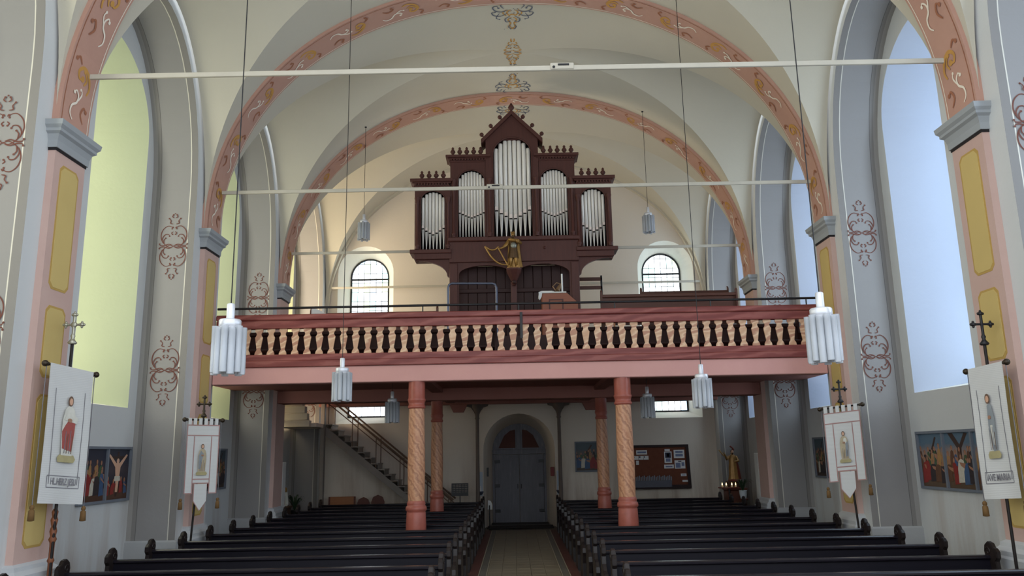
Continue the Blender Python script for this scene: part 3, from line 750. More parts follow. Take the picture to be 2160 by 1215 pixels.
def pipes(ox0, ox1, oz0, zs, rise, n, m_out, m_in, d):
    c = (ox0 + ox1) / 2; h = (ox1 - ox0) / 2; w = 2 * h / n
    for i in range(n):
        x = ox0 + (i + .5) * w; q = abs(x - c) / h; top = zs + rise * math.sqrt(max(0, 1 - q * q)) - .015
        mz = m_in + (m_out - m_in) * q ** 1.2; r = w * .46; y = OY + d + .06 + r + .03
        m = MB(); m.lathe([(r * .18, oz0 + .005), (r * .97, mz - .05), (r, mz - .05), (r, top - .02), (r * .96, top), (r * .8, top)], (x, y, 0), 12); p = part('pipe', m, M_PIPE, org)
        m = MB(); m.bbox(x - r * .72, x + r * .72, y - r * 1.06, y - r * .6, mz, mz + w * .85, .006); part('mouth', m, M_MOUTH, p)
        m = MB(); m.box(x - r * .70, x + r * .70, y - r * 1.0, y - r * .6, mz - .035, mz); part('mouth_slot', m, M_VOID, p)
CW = .53
tower(OX - .72, OX + .71, 7.97, 10.80, OX - CW, OX + CW, 7.99, 10.30, .50, 0)
pipes(OX - CW + .02, OX + CW - .02, 7.99, 10.30, .50, 8, 8.80, 8.50, 0)
for s in (-1, 1):
    a, b_ = sorted((OX + s * .72, OX + s * 1.69)); p0, p1 = sorted((OX + s * .74, OX + s * 1.50))
    tower(a, b_, 7.97, 10.14, p0, p1, 7.99, 9.55, .35, .04); pipes(p0 + .015, p1 - .015, 7.99, 9.55, .35, 9, 8.74, 8.58, .04)
    a, b_ = sorted((OX + s * 1.69, OX + s * 2.65)); p0, p1 = sorted((OX + s * 1.82, OX + s * 2.50))
    tower(a, b_, 7.66, 9.41, p0, p1, 7.68, 9.02, .30, .02); pipes(p0 + .015, p1 - .015, 7.68, 9.02, .30, 7, 8.33, 8.12, .02)
# cornices with dentils and bud finials
def cornice(x0, x1, z0, z1, d):
    m = MB()
    for k, (o, a, b_) in enumerate(((.02, 0, .25), (.06, .45, .62), (.11, .62, 1.0))):
        m.bbox(x0 - o, x1 + o, OY + d - o, OY + .53, z0 + (z1 - z0) * a, z0 + (z1 - z0) * b_, .008)
    n = int((x1 - x0) / .075)
    for i in range(n): xx = x0 + (i + .5) * (x1 - x0) / n; m.box(xx - .02, xx + .02, OY + d - .05, OY + d + .02, z0 + (z1 - z0) * .22, z0 + (z1 - z0) * .46)
    m.box(x0, x1, OY + d, OY + .53, z0 + (z1 - z0) * .2, z0 + (z1 - z0) * .47)
    return part('cornice', m, M_ORGAN, org)
def finial_row(xs_, z, d):
    for x in xs_:
        m = MB(); m.lathe([(.055, 0), (.055, .03), (.03, .05), (.045, .07), (.072, .11), (.058, .155), (.026, .185), (.04, .21), (.024, .245), (.001, .265)], (x, OY + d, z), 8); part('finial', m, M_ORGAN, org)
for s in (-1, 1):
    a, b_ = sorted((OX + s * .70, OX + s * 1.70)); cornice(a, b_, 10.12, 10.31, .04)
    finial_row([OX + s * (.86 + .19 * k) for k in range(5)], 10.31, .06)
    a, b_ = sorted((OX + s * 1.72, OX + s * 2.66)); cornice(a, b_, 9.41, 9.64, .02)
    finial_row([OX + s * (1.88 + .195 * k) for k in range(4)], 9.64, .06)
    m = MB(); m.bbox(*sorted((OX + s * 1.66, OX + s * 2.77)), OY - .08, OY + .5, 7.55, 7.66, .015); m.bbox(*sorted((OX + s * 1.66, OX + s * 2.66)), OY - .03, OY + .5, 7.40, 7.56, .01); part('side_ledge', m, M_ORGAN, org)
    # curved bracket under the side tower
    cur = [(OX + s * (1.70 + .86 * (1 - math.cos(t))), 7.40 - .40 * (1 - math.sin(t)) ) for t in [math.pi / 2 * k / 10 for k in range(11)]]
    cur = [(OX + s * (2.54 - .76 * math.cos(math.pi / 2 * k / 10)), 6.95 + .42 * math.sin(math.pi / 2 * k / 10)) for k in range(11)]
    m = MB(); m.plate([(OX + s * 1.66, 7.42)] + [(OX + s * 1.66, 6.9), (OX + s * 1.74, 6.92)] + cur + [(OX + s * 2.62, 7.34), (OX + s * 2.62, 7.42)], [], .12, yb(.05)); part('bracket', m, M_ORGAN, org)
# gable
g0, g1 = OX - .80, OX + .79
m = MB(); m.plate([(OX - .72, 10.80), (OX + .71, 10.80), (OX, 11.50)], [], .06, yb(0)); part('gable_panel', m, M_ORGAN, org)
for s in (-1, 1):
    A_, B_ = Vector((OX + s * .84, 10.74)), Vector((OX, 11.58)); d = (B_ - A_).normalized(); nn = Vector((-d.y, d.x)) * (s)
    m = MB(); m.plate([tuple(A_), tuple(B_), tuple(B_ + nn * -.0 + Vector((0, -.13))), tuple(A_ + Vector((0, -.13)))], [], .62, yb(-.08)); rk = part('gable_rake', m, M_ORGAN, org)
    for f in (.08, .38, .68):
        p = A_ + (B_ - A_) * f; m = MB(); m.sphere((p.x + s * .05, OY - .04, p.y + .07), .06, 8, 6); m.cyl((p.x, OY - .04, p.y), (p.x + s * .05, OY - .04, p.y + .07), .02, n=6); part('crocket', m, M_ORGAN, rk)
m = MB(); m.lathe([(.05, 0), (.03, .04), (.07, .08), (.09, .13), (.06, .19), (.03, .21), (.04, .23), (.001, .27)], (OX, OY, 11.55), 8); part('apex_finial', m, M_ORGAN, org)
# colonnettes between the fields
for s in (-1, 1):
    for x, z0, z1, d in ((.63, 7.99, 9.62, -.02), (1.60, 7.99, 9.62, .02), (1.75, 7.68, 9.12, 0), (2.58, 7.68, 9.12, 0)):
        m = MB(); m.lathe([(.055, 0), (.055, .06), (.075, .08), (.06, .12), (.042, .15), (.042, z1 - z0 - .18), (.06, z1 - z0 - .15), (.05, z1 - z0 - .12), (.075, z1 - z0 - .04), (.075, z1 - z0)], (OX + s * x, OY + d, z0), 10); part('colonnette', m, M_ORGAN, org)
# middle frieze and ledge
m = MB(); m.bbox(OX - 1.72, OX + 1.72, OY - .02, OY + .5, 7.30, 7.86, .01); fz = part('frieze_panel', m, M_ORGAN, org)
m = MB(); m.bbox(OX - 1.76, OX + 1.76, OY - .08, OY + .5, 7.86, 7.98, .02); part('main_ledge', m, M_ORGAN, org)
m = MB(); m.lathe([(.045, 0), (.03, .02), (.001, .03)], (0, 0, 0), 10); m.xf(Matrix.Translation((OX + .82, OY - .02, 7.66)) @ Matrix.Rotation(R(90), 4, 'X')); part('rosette', m, M_ORGAN, fz)
# lower case with two segmental arches
def seg(c, h, z0, rise): return [(c + h, 5.2)] + [(c + h * math.cos(math.pi * k / 14), z0 + rise * math.sin(math.pi * k / 14)) for k in range(15)] + [(c - h, 5.2)]
m = MB(); m.plate([(OX - 1.70, 5.15), (OX + 1.70, 5.15), (OX + 1.70, 7.30), (OX - 1.70, 7.30)], [seg(OX - .77, .70, 6.98, .24), seg(OX + .76, .70, 6.98, .26)], .08, yb(.04)); part('lower_front', m, M_ORGAN, org)
for s in (-1, 1):
    m = MB(); m.bbox(*sorted((OX + s * 1.50, OX + s * 1.72)), OY, OY + .1, 5.15, 7.28, .015); part('corner_post', m, M_ORGAN, org)
m = MB(); m.box(OX - 1.66, OX + 1.66, OY + .51, OY + .54, 5.16, 7.30); part('case_back', m, M_VOID, org)
for i in range(12):
    x = OX - 1.5 + i * .25; m = MB(); m.bbox(x + .004, x + .246, OY + .46, OY + .5, 5.16, 7.28, .01); part('back_board', m, M_ORGANDARK, org)
m = MB(); m.bbox(OX - 1.5, OX + 1.5, OY + .40, OY + .46, 6.55, 6.66, .01); part('back_rail', m, M_ORGANDARK, org)
m = MB(); m.bbox(OX - .10, OX + .06, OY - .03, OY + .06, 5.15, 6.75, .015); part('centre_post', m, M_ORGAN, org)

# ------------------------------------------------------------------ statues
M_GOLD = plain('old gilded wood', lin(156, 118, 62), 0.34, 0.45, 18, 0.5, 0.5)
M_GOLDDARK = plain('dark gilding', lin(92, 68, 42), 0.42, 0.4, 18, 0.5, 0.4)
M_SILVER = plain('tarnished silvering', lin(140, 142, 132), 0.4, 0.25, 14, 0.5, 0.5)
M_SKIN = plain('painted flesh tone', lin(206, 164, 138), 0.6, 0.08, 8)
M_HAIR = plain('dark brown painted hair', lin(70, 48, 36), 0.7)
def robe(mb_, c, rings, folds=7, amp=.08, n=28, ph=0.0):
    """draped body: rings of (z, rx, ry, dx, dy) with pleats growing towards the hem"""
    R_ = []; z0, z1 = rings[0][0], rings[-1][0]
    for z, rx, ry, dx, dy in rings:
        f = 1 - (z - z0) / (z1 - z0); ring = []
        for k in range(n):
            a = 2 * math.pi * k / n; e = 1 + amp * f * math.sin(folds * a + ph + 3 * f)
            ring.append((c[0] + dx + rx * e * math.cos(a), c[1] + dy + ry * e * math.sin(a), c[2] + z))
        R_.append(ring)
    mb_.loft(R_, True, True, True)
def head(t, c, h, hair=M_HAIR, crown=None, skin=None, beard=False):
    m = MB(); m.sphere(c, h * .5, 12, 10, sx=.74, sy=.84)
    m.sphere((c[0], c[1] - h * .43, c[2] - h * .04), h * .07, 6, 5, sy=1.4, sz=1.6)      # nose
    for s in (-1, 1): m.sphere((c[0] + s * h * .37, c[1], c[2] - h * .02), h * .08, 6, 5, sx=.5)   # ears
    hd = part('head', m, skin or M_SKIN, t)
    m = MB()
    for s in (-1, 1): m.sphere((c[0] + s * h * .14, c[1] - h * .385, c[2] + h * .03), h * .045, 6, 5, sy=.6)
    m.sphere((c[0], c[1] - h * .39, c[2] - h * .21), h * .06, 6, 4, sx=1.5, sy=.5, sz=.4); part('facial_features', m, M_HAIR if skin is None else M_GOLDDARK, hd)
    m = MB(); m.sphere((c[0], c[1] + h * .10, c[2] + h * .10), h * .5, 12, 8, sx=.84, sy=.82, sz=.98)
    m.sphere((c[0], c[1] + h * .2, c[2] - h * .3), h * .34, 10, 7)
    if beard: m.sphere((c[0], c[1] - h * .26, c[2] - h * .44), h * .2, 8, 6, sz=1.5)
    part('hair', m, hair, hd)
    return hd
def hand(mb_, p, d, sz, mi=0):
    """small hand: palm, four bent fingers, thumb"""
    d = Vector(d).normalized(); u = d.cross(Vector((0, 1, 0))); u = u.normalized() if u.length > .1 else Vector((1, 0, 0)); w = d.cross(u)
    p = Vector(p); e = p + d * sz * .45
    mb_.tube([p, p + d * sz * .25, e], [sz * .16, sz * .24, sz * .2], 8, mi)
    for k, L in ((-1.5, .36), (-.5, .44), (.5, .42), (1.5, .32)):
        b_ = e + u * k * sz * .105; mb_.tube([b_ - d * sz * .05, b_ + d * sz * L * .55, b_ + d * sz * L - w * sz * .12], [sz * .055, sz * .05, sz * .038], 6, mi)
    b_ = p + d * sz * .12 + u * sz * .2; mb_.tube([b_, b_ + u * sz * .16 + d * sz * .16, b_ + u * sz * .17 + d * sz * .33], [sz * .065, sz * .055, sz * .04], 6, mi)

# King with harp on a corbel at the organ front
SY = OY - .26
cb = org
m = MB(); m.loft([[(OX + a * r - .01, SY + .12 + b_ * r * 1.15, z) for a, b_ in ((-1, -1), (-.5, -1.25), (.5, -1.25), (1, -1), (1, 1), (-1, 1))] for r, z in ((.03, 6.62), (.07, 6.68), (.06, 6.72), (.09, 6.78), (.19, 7.0), (.2, 7.04))], True, True, True, smooth=False); cb = part('statue_corbel', m, M_ORGAN, org)
m = MB(); m.sphere((OX - .01, SY + .05, 6.7), .06, 8, 6); m.lathe([(.075, 0), (.09, .02), (.075, .04)], (OX - .01, SY + .12, 6.72), 10); part('carved_boss', m, M_ORGANDARK, cb)
st = thing('gilded_harp_statue', 'gilded crowned statue holding a harp at the organ front', 'statue', (OX - .02, SY, 7.04))
sx0 = OX - .02
m = MB(); m.bbox(sx0 - .17, sx0 + .17, SY - .1, SY + .1, 7.04, 7.075, .01); m.sphere((sx0 - .07, SY - .06, 7.08), .06, 8, 5, sz=.5); part('plinth', m, M_GOLD, st)
m = MB()
for s, kx in ((-1, -.03), (1, .02)): m.tube([(sx0 + s * .055, SY, 7.42), (sx0 + s * .065 + kx * .3, SY - .05, 7.25), (sx0 + s * .07 + kx, SY - .01, 7.10), (sx0 + s * .075 + kx, SY - .08, 7.085)], [.06, .047, .032, .028], 8)
part('legs', m, M_GOLD, st)
m = MB(); robe(m, (sx0, SY, 0), [(7.32, .135, .10, 0, 0), (7.40, .13, .10, 0, 0), (7.55, .105, .085, 0, 0), (7.62, .10, .08, 0, 0), (7.70, .115, .085, 0, 0), (7.80, .125, .08, .0, 0), (7.855, .08, .06, 0, 0), (7.88, .035, .035, 0, 0), (7.93, .033, .033, 0, 0)], 9, .09); part('tunic', m, M_GOLDDARK, st)
m = MB(); m.sphere((sx0 + .01, SY - .05, 7.66), .085, 10, 8, sy=.7, sz=1.1); part('breastplate', m, M_SILVER, st)
m = MB(); robe(m, (sx0 + .02, SY + .07, 0), [(7.09, .19, .05, .02, 0), (7.3, .17, .05, .01, 0), (7.55, .155, .045, 0, 0), (7.75, .15, .05, 0, 0), (7.86, .10, .04, 0, -.02)], 8, .13)
m.tube(crom([(sx0 + .13, SY - .02, 7.80), (sx0 + .0, SY - .12, 7.78), (sx0 - .1, SY - .05, 7.83)], 4), .045, 7); part('cloak', m, M_GOLD, st)
m = MB(); m.tube([(sx0 + .12, SY, 7.80), (sx0 + .19, SY - .05, 7.72), (sx0 + .10, SY - .14, 7.74)], [.052, .045, .03], 8); hand(m, (sx0 + .10, SY - .14, 7.74), (-.3, -.2, .9), .09)
m.tube([(sx0 - .11, SY, 7.80), (sx0 - .18, SY - .04, 7.68), (sx0 - .28, SY - .08, 7.59), (sx0 - .34, SY - .09, 7.57)], [.05, .055, .03, .024], 8); hand(m, (sx0 - .34, SY - .09, 7.57), (-1, -.1, .1), .09); part('arms', m, M_GOLD, st)
hd = head(st, (sx0, SY - .015, 7.965), .125, M_GOLDDARK, skin=M_GOLD, beard=True)
m = MB(); m.lathe([(.052, 0), (.056, .025), (.05, .03)], (sx0, SY, 8.0), 10)
for k in range(6): a = k * math.pi / 3; m.tube([(sx0 + .053 * math.cos(a), SY + .053 * math.sin(a), 8.02), (sx0 + .058 * math.cos(a), SY + .058 * math.sin(a), 8.055)], [.012, .004], 5)
part('crown', m, M_GOLD, hd)
hp = thing('harp', 'small gilded wooden harp held beside the statue', 'harp', (sx0 - .30, SY - .1, 7.1))
m = MB(); m.tube(crom([(sx0 - .15, SY - .1, 7.12), (sx0 - .36, SY - .1, 7.16), (sx0 - .56, SY - .1, 7.33), (sx0 - .74, SY - .1, 7.63)], 5), [.02] * 5 + [.026] * 11, 6); part('soundbox', m, M_GOLD, hp)
m = MB(); m.tube(crom([(sx0 - .74, SY - .1, 7.63), (sx0 - .60, SY - .1, 7.54), (sx0 - .47, SY - .1, 7.545), (sx0 - .38, SY - .1, 7.62)], 5), .024, 6); part('neck', m, M_GOLD, hp)
m = MB(); m.tube([(sx0 - .39, SY - .1, 7.58), (sx0 - .15, SY - .1, 7.12)], .02, 6); part('pillar', m, M_GOLD, hp)
for k in range(6):
    f = (k + 1) / 7; a = Vector((sx0 - .40 - .3 * f, SY - .1, 7.55)); b_ = Vector((sx0 - .20 - .42 * f, SY - .1, 7.14 + .27 * f * f)); m = MB(); m.cyl(a, b_, .0035, n=4); part('string', m, M_GOLDDARK, hp)

# ------------------------------------------------------------------ west door
def door_mat():
    t = NT('weathered grey blue door paint'); p = t.pos(); mp = t.n('Mapping'); t.l(p, mp.inputs[0]); mp.inputs['Scale'].default_value = (9, 9, 1.1)
    n1 = t.noise(mp.outputs[0], 1.6, 6, .7); sx = t.n('SeparateXYZ'); t.l(p, sx.inputs[0])
    hi = t.math('MULTIPLY', t.math('SUBTRACT', n1, .58), t.math('MULTIPLY', sx.outputs[2], 2.2)); hi.node.use_clamp = True
    t.col(t.mix(hi, t.mix(n1, lin(104, 104, 112), lin(138, 138, 144)), lin(158, 156, 150))); t.rough(.7, .25); t.bump(n1, .2); return t.m
M_DOOR = door_mat(); DY = 27.86
door = struct('door_1', None, None, 'weathered grey double door below the gallery', 'door', (0, DY, 0))
for s in (-1, 1):
    x0, x1 = sorted((s * .006, s * .83)); m = MB(); m.bbox(x0, x1, DY, DY + .06, .03, 2.28, .008); lf = part('door_leaf', m, M_DOOR, door)
    for z in (.42, 1.25, 2.05):
        m = MB(); m.bbox(*sorted((s * .66, s * .93)), DY - .03, DY, z - .05, z + .05, .006); part('hinge', m, M_IRON, lf)
    m = MB(); m.cyl((s * .06, DY - .035, 1.15), (s * .06, DY - .035, 1.3), .012, n=8); part('handle', m, M_IRON, lf)
m = MB(); m.bbox(-.92, .92, DY - .05, DY + .08, 2.29, 2.45, .012); part('transom', m, M_DOOR, door)
m = MB(); m.plate(opening(0, .88, 2.45, 2.46, .84, 20), [], .05, yb_ := (lambda u, v, w: (u, DY + .03 + w, v))); part('tympanum_panel', m, plain('dark red door panel', lin(92, 56, 48), .7, .2, 5), door)
m = MB(); m.plate(opening(0, .90, 2.45, 2.46, .86, 20), [[(-.7, 2.5), (-.12, 2.5), (-.12, 3.12), (-.3, 3.08), (-.5, 2.92)], [(.7, 2.5), (.5, 2.92), (.3, 3.08), (.12, 3.12), (.12, 2.5)]], .05, lambda u, v, w: (u, DY - .02 + w, v)); part('tympanum_frame', m, M_DOOR, door)
m = MB(); m.bbox(-.06, .06, DY - .05, DY, 2.45, 3.28, .01); part('centre_post', m, M_DOOR, door)
for s in (-1, 1): m = MB(); m.bbox(*sorted((s * .835, s * 1.02)), DY - .04, DY + .09, .0, 2.29, .01); part('door_post', m, M_DOOR, door)
m = MB(); m.bbox(-1.05, 1.05, 25.9, 26.9, .012, .03, .005); tag(link('door_mat', m.mesh('door_mat', plain('dark grey coir mat', lin(52, 48, 46), .95))), 'dark door mat before the weathered double door', 'mat')
m = MB(); m.bbox(-.95, .95, 26.95, 27.8, 0, .05, .01); part('threshold', m, plain('dark stone step', lin(70, 66, 64), .7), floor)

# ------------------------------------------------------------------ stairs to the gallery
M_STAIR = plain('grey brown painted stair', lin(140, 132, 124), .6, .12, 5)
M_RAILWOOD = plain('brown handrail', lin(112, 88, 72), .5, .12, 5)
stt = thing('gallery_stair', 'straight wooden stair climbing left to the gallery along the west wall', 'stairs', (-4, 25.7, 0)); stt['kind'] = 'structure'
NS = 19; sz = 3.32 / NS; sxr = (6.05 - 2.1) / NS
for i in range(NS):
    x = -2.1 - i * sxr; z = (i + 1) * sz
    m = MB(); m.bbox(x - sxr - .02, x + .02, 25.19, 26.12, z - .035, z, .004); part('tread', m, plain('worn stair tread', lin(150, 142, 134), .6) if i == 0 else bpy.data.materials['worn stair tread'], stt)
    m = MB(); m.box(x - .012, x, 25.27, 26.10, z - sz, z - .035); part('riser', m, M_STAIR, stt)
for y in (25.22, 26.12):
    m = MB(); m.plate([(-2.1 + .06, 0), (-2.1 - .22, 0), (-6.05, 3.32 - .34), (-6.05, 3.32 - .06), (-2.1 + .0, .02)], [], .04, lambda u, v, w, y=y: (u, y + w, v)); part('stringer', m, M_STAIR, stt)
    m = MB(); m.tube([(-2.05, y + .02, .95), (-6.0, y + .02, 4.15 if y < 26 else 4.2)], .028, 8); part('handrail', m, M_RAILWOOD, stt)
    m = MB(); m.tube([(-2.05, y + .02, .78), (-6.0, y + .02, 3.98 if y < 26 else 4.03)], .016, 8); part('lower_handrail', m, M_RAILWOOD, stt)
    for k in range(6):
        x = -2.2 - k * .75; zb = (-2.1 - x) / 3.95 * 3.32; m = MB(); m.cyl((x, y + .02, zb), (x, y + .02, zb + .9), .016, n=6); part('baluster_post', m, M_RAILWOOD, stt)
m = MB(); m.bbox(-6.4, -6.05, 24.1, 26.12, 3.2, 3.32, .01); m.bbox(-7.2, -6.4, 24.1, 25.82, 3.2, 3.32, .01); part('landing', m, M_WEST, stt)
m = MB(); m.bbox(-6.14, -6.02, 25.0, 25.2, 0, 4.0, .01); part('newel_post', m, M_STAIR, stt)
for i in range(4): m = MB(); m.bbox(-7.2, -6.2, 24.1 - (i + 1) * .27, 24.1 - i * .27, 3.2 + (i + .0) * .19, 3.2 + (i + 1) * .19, .006); part('upper_step', m, M_WEST, stt)

# things by the west wall
M_REDW = wood('red brown furniture wood', lin(84, 44, 34), lin(110, 62, 46), .5)
t = thing('low_bench', 'plain brown bench below the gallery stair', 'bench', (-5.7, 25.5, 0), None)
m = MB(); m.bbox(-6.0, -5.15, 25.72, 25.76, .8, 1.09, .008); part('backrest', m, M_OAK, t); m = MB(); m.bbox(-6.0, -5.15, 25.34, 25.75, .42, .46, .008); part('seat', m, M_REDW, t)
for x in (-5.97, -5.18):
    for y in (25.37, 25.73): m = MB(); m.bbox(x - .025, x + .025, y - .025, y + .025, 0, .42 if y < 25.5 else 1.09, .004); part('leg', m, M_REDW, t)
for k, (x, lab) in enumerate(((-4.45, 'dark red prayer chair with pointed back below the stair, taller one'), (-4.90, 'dark red prayer chair with pointed back below the stair, shorter one'))):
    h = 1.13 - .06 * k
    t = thing('prayer_chair', lab, 'chair', (x, 25.5, 0), 'prayer chairs below the stair')
    m = MB(); m.plate([(x - .19, .45), (x + .19, .45), (x + .21, h - .22), (x + .15, h - .07), (x, h), (x - .15, h - .07), (x - .21, h - .22)], [], .03, lambda u, v, w: (u, 25.7 + w, v)); part('backrest', m, M_REDW, t)
    m = MB(); m.bbox(x - .2, x + .2, 25.34, 25.71, .42, .46, .008); part('seat', m, M_REDW, t)
    for a in (-.17, .17):
        for y in (25.37, 25.68): m = MB(); m.bbox(x + a - .02, x + a + .02, y - .02, y + .02, 0, .42, .004); part('leg', m, M_REDW, t)
t = thing('music_stand', 'black perforated music stand left of the door', 'music stand', (-1.86, 25.4, 0))
hs = [[(-.21 + i * .047 + a * .012, .06 + j * .052 + b_ * .012) for a, b_ in ((-1, -1), (1, -1), (1, 1), (-1, 1))] for i in range(10) for j in range(5)]
m = MB(); m.plate([(-.26, -.06), (.26, -.06), (.26, .32), (-.26, .32)], hs, .012, lambda u, v, w: (-1.86 + u, 25.36 + w + v * .12, 1.12 + v)); part('tray', m, M_IRON, t)
m = MB(); m.cyl((-1.86, 25.4, .05), (-1.86, 25.4, 1.3), .014, n=8); part('pole', m, M_IRON, t)
for a in range(3): an = a * 2.094 + .4; m = MB(); m.cyl((-1.86, 25.4, .25), (-1.86 + .28 * math.cos(an), 25.4 + .28 * math.sin(an), .012), .012, n=6); part('leg', m, M_IRON, t)
# notice board
nb_ = thing('notice_board', 'brown framed notice board on the west wall right of the columns', 'notice board', (4.4, WEST - .04, 1.15))
YN = WEST - .05
m = MB(); m.bbox(3.3, 5.44, YN, WEST - .002, 1.2, 2.46, .008); part('board', m, plain('brown cork board', lin(112, 66, 48), .85, .18, 7), nb_)
m = MB(); m.plate([(3.25, 1.15), (5.5, 1.15), (5.47, 2.5), (3.27, 2.5)], [[(3.34, 1.24), (5.40, 1.24), (5.38, 2.42), (3.34, 2.42)]], .05, lambda u, v, w: (u, YN - .03 + w, v)); part('frame', m, plain('dark board frame', lin(46, 32, 32), .6), nb_)
m = MB(); m.bbox(3.3, 5.46, YN - .2, YN, 1.12, 1.17, .006); part('shelf', m, plain('dark board shelf', lin(46, 32, 32), .6), nb_)
M_PRINT = plain('grey printed text block', lin(120, 130, 160), .8, .2, 20)
M_PHOTO = plain('dark blue portrait print', lin(44, 48, 70), .7, .3, 8)
def sheet(label, x0, x1, z0, z1, blocks=()):
    t = thing('paper_sheet', label, 'paper', ((x0 + x1) / 2, YN - .004, z0), 'papers pinned to the notice board')
    m = MB(); m.box(x0, x1, YN - .006, YN - .002, z0, z1); part('sheet', m, M_PAPER, t)
    for a, b_, c, d, mt in blocks: m = MB(); m.box(x0 + (x1 - x0) * a, x0 + (x1 - x0) * b_, YN - .008, YN - .006, z0 + (z1 - z0) * c, z0 + (z1 - z0) * d); part('print_block', m, mt, t)
sheet('wide white heading strip at the upper left of the notice board', 3.78, 4.13, 2.2, 2.34, ((.1, .9, .3, .7, M_PRINT),))
sheet('small notice card first from left on the notice board', 3.69, 3.84, 2.04, 2.16, ((.05, .2, .5, .8, M_PHOTO),))
sheet('small notice card second from left on the notice board', 3.85, 4.0, 2.04, 2.16, ((.1, .4, .5, .9, M_PHOTO),))
sheet('small notice card third from left on the notice board', 4.01, 4.17, 2.04, 2.16, ((.1, .3, .5, .9, M_PHOTO),))
sheet('tiny white slip under the row of notice cards', 3.76, 3.85, 1.88, 2.01)
sheet('upright portrait print on the notice board', 4.68, 4.92, 1.92, 2.28, ((.12, .88, .45, .92, M_PHOTO), (.2, .8, .12, .4, M_PRINT), (.36, .64, .55, .82, M_SKIN)))
sheet('little white tag above the portrait print', 4.70, 4.87, 2.29, 2.36)
sheet('upper large letter at the right of the notice board', 4.99, 5.33, 2.07, 2.33, ((.15, .85, .62, .85, M_PRINT), (.15, .85, .2, .5, M_PRINT)))
sheet('lower large letter at the right of the notice board', 5.0, 5.34, 1.74, 2.0, ((.35, .65, .82, .92, M_PHOTO), (.1, .55, .1, .7, M_PRINT), (.65, .92, .3, .75, M_PRINT)))
sheet('white caption strip below the portrait print', 4.66, 4.97, 1.75, 1.87, ((.15, .85, .3, .65, M_PRINT),))
sheet('small white card low at the right of the notice board', 5.18, 5.36, 1.5, 1.58, ((.2, .8, .3, .6, M_PRINT),))
sheet('pale booklet strip lowest at the right of the notice board', 5.22, 5.42, 1.32, 1.38)
t = thing('leaflet_rack', 'grey leaflet rack with upright slots below the notice board', 'rack', (4.25, YN - .1, 1.17))
m = MB(); m.bbox(3.68, 4.86, YN - .12, YN - .01, 1.17, 1.38, .008); part('tray', m, plain('slate grey rack', lin(96, 98, 108), .6, .15, 6), t)
for k in range(22):
    x = 3.71 + k * .0535; m = MB(); m.bbox(x, x + .035, YN - .09, YN - .075, 1.30, 1.50 + .02 * (k % 3), .003); part('divider', m, plain('pale rack divider', lin(134, 138, 146), .6) if k == 0 else bpy.data.materials['pale rack divider'], t)
# holy water fonts, boxes and small fittings round the door
for x, sd in ((-1.26, 'left'), (1.26, 'right')):
    t = thing('holy_water_font', 'small wall font with white bottle %s of the door niche' % sd, 'font', (x, WEST - .1, 1.1), 'holy water fonts')
    m = MB(); m.lathe([(.03, 0), (.07, .04), (.10, .09), (.10, .12), (.08, .12)], (x, WEST - .11, 1.03), 12); part('bowl', m, M_STEEL, t)
    m = MB(); m.lathe([(.03, 0), (.03, .12), (.014, .15), (.014, .19)], (x, WEST - .11, 1.13), 10); part('bottle', m, M_PAPER, t)
    m = MB(); m.bbox(x - .07, x + .07, WEST - .03, WEST - .002, 1.0, 1.75, .006); part('backplate', m, plain('pale blue backplate', lin(180, 190, 204), .6), t)
m = MB(); m.bbox(1.0, 1.12, WEST - .02, WEST + .12, 1.58, 1.86, .01); tag(link('offertory_box', m.mesh('offertory_box', plain('dark red metal box', lin(120, 44, 40), .5))), 'small dark red box on the right side of the door niche', 'box')
m = MB(); m.bbox(-1.06, -1.0, WEST + .1, WEST + .2, 1.6, 1.88, .01); tag(link('wall_telephone', m.mesh('wall_telephone', M_IRON)), 'small black fitting on the left side of the door niche', 'fitting')
t = thing('broom_stand', 'small pale fan and black stick by the last left pew', 'stick', (-.97, 25.6, 0))
m = MB(); m.cyl((-.96, 25.6, .012), (-.96, 25.6, .75), .018, n=8); part('stick', m, M_IRON, t)
m = MB(); m.plate([(-1.02, .62), (-.88, .62), (-.87, .78), (-.92, .88), (-1.0, .9)], [], .02, lambda u, v, w: (u, 25.63 + w, v)); part('fan', m, M_PAPER, t)

# ------------------------------------------------------------------ pews
ORD = ['first', 'second', 'third', 'fourth', 'fifth', 'sixth', 'seventh', 'eighth', 'ninth', 'tenth', 'eleventh', 'twelfth', 'thirteenth']
XA, XB = 1.08, 6.03                                   # aisle end, wall end
END = [(-.42, 0), (.13, 0), (.13, .30), (.10, .42), (.12, .62), (.105, .82), (.135, .87), (.155, .95), (.13, 1.03), (.06, 1.075), (-.01, 1.06), (-.045, 1.01), (-.085, 1.0), (-.125, .96), (-.125, .885), (-.085, .84), (-.10, .74), (-.19, .66), (-.33, .63), (-.42, .57), (-.455, .49), (-.425, .42), (-.40, .30)]
def end_mesh():
    m = MB(); t = .06; m.plate(END, [], t, lambda u, v, w: (w - t / 2, u, v))
    o = MB(); o.merge(m)
    bm = bmesh.new(); me = o.mesh('bench_end', M_PEWEND); bm.from_mesh(me)
    bmesh.ops.remove_doubles(bm, verts=bm.verts, dist=1e-5)
    ed = [e for e in bm.edges if len(e.link_faces) == 2 and e.calc_face_angle(0) > 1.2]
    bmesh.ops.bevel(bm, geom=ed, offset=.009, segments=2, affect='EDGES'); bm.to_mesh(me); bm.free()
    me.update(); return me
ME_END = end_mesh()
def scroll_mesh():
    m = MB()
    for cx, cz, r in ((.055, .955, .055),):
        pts = [(0, cx + r * (1 - k / 14) * math.cos(k * .75), cz + r * (1 - k / 14) * math.sin(k * .75)) for k in range(12)]
        m.tube(pts, .009, 5)
    return m.mesh('carved_scroll', M_PEWEND)
ME_SCROLL = scroll_mesh()
L = XB - XA
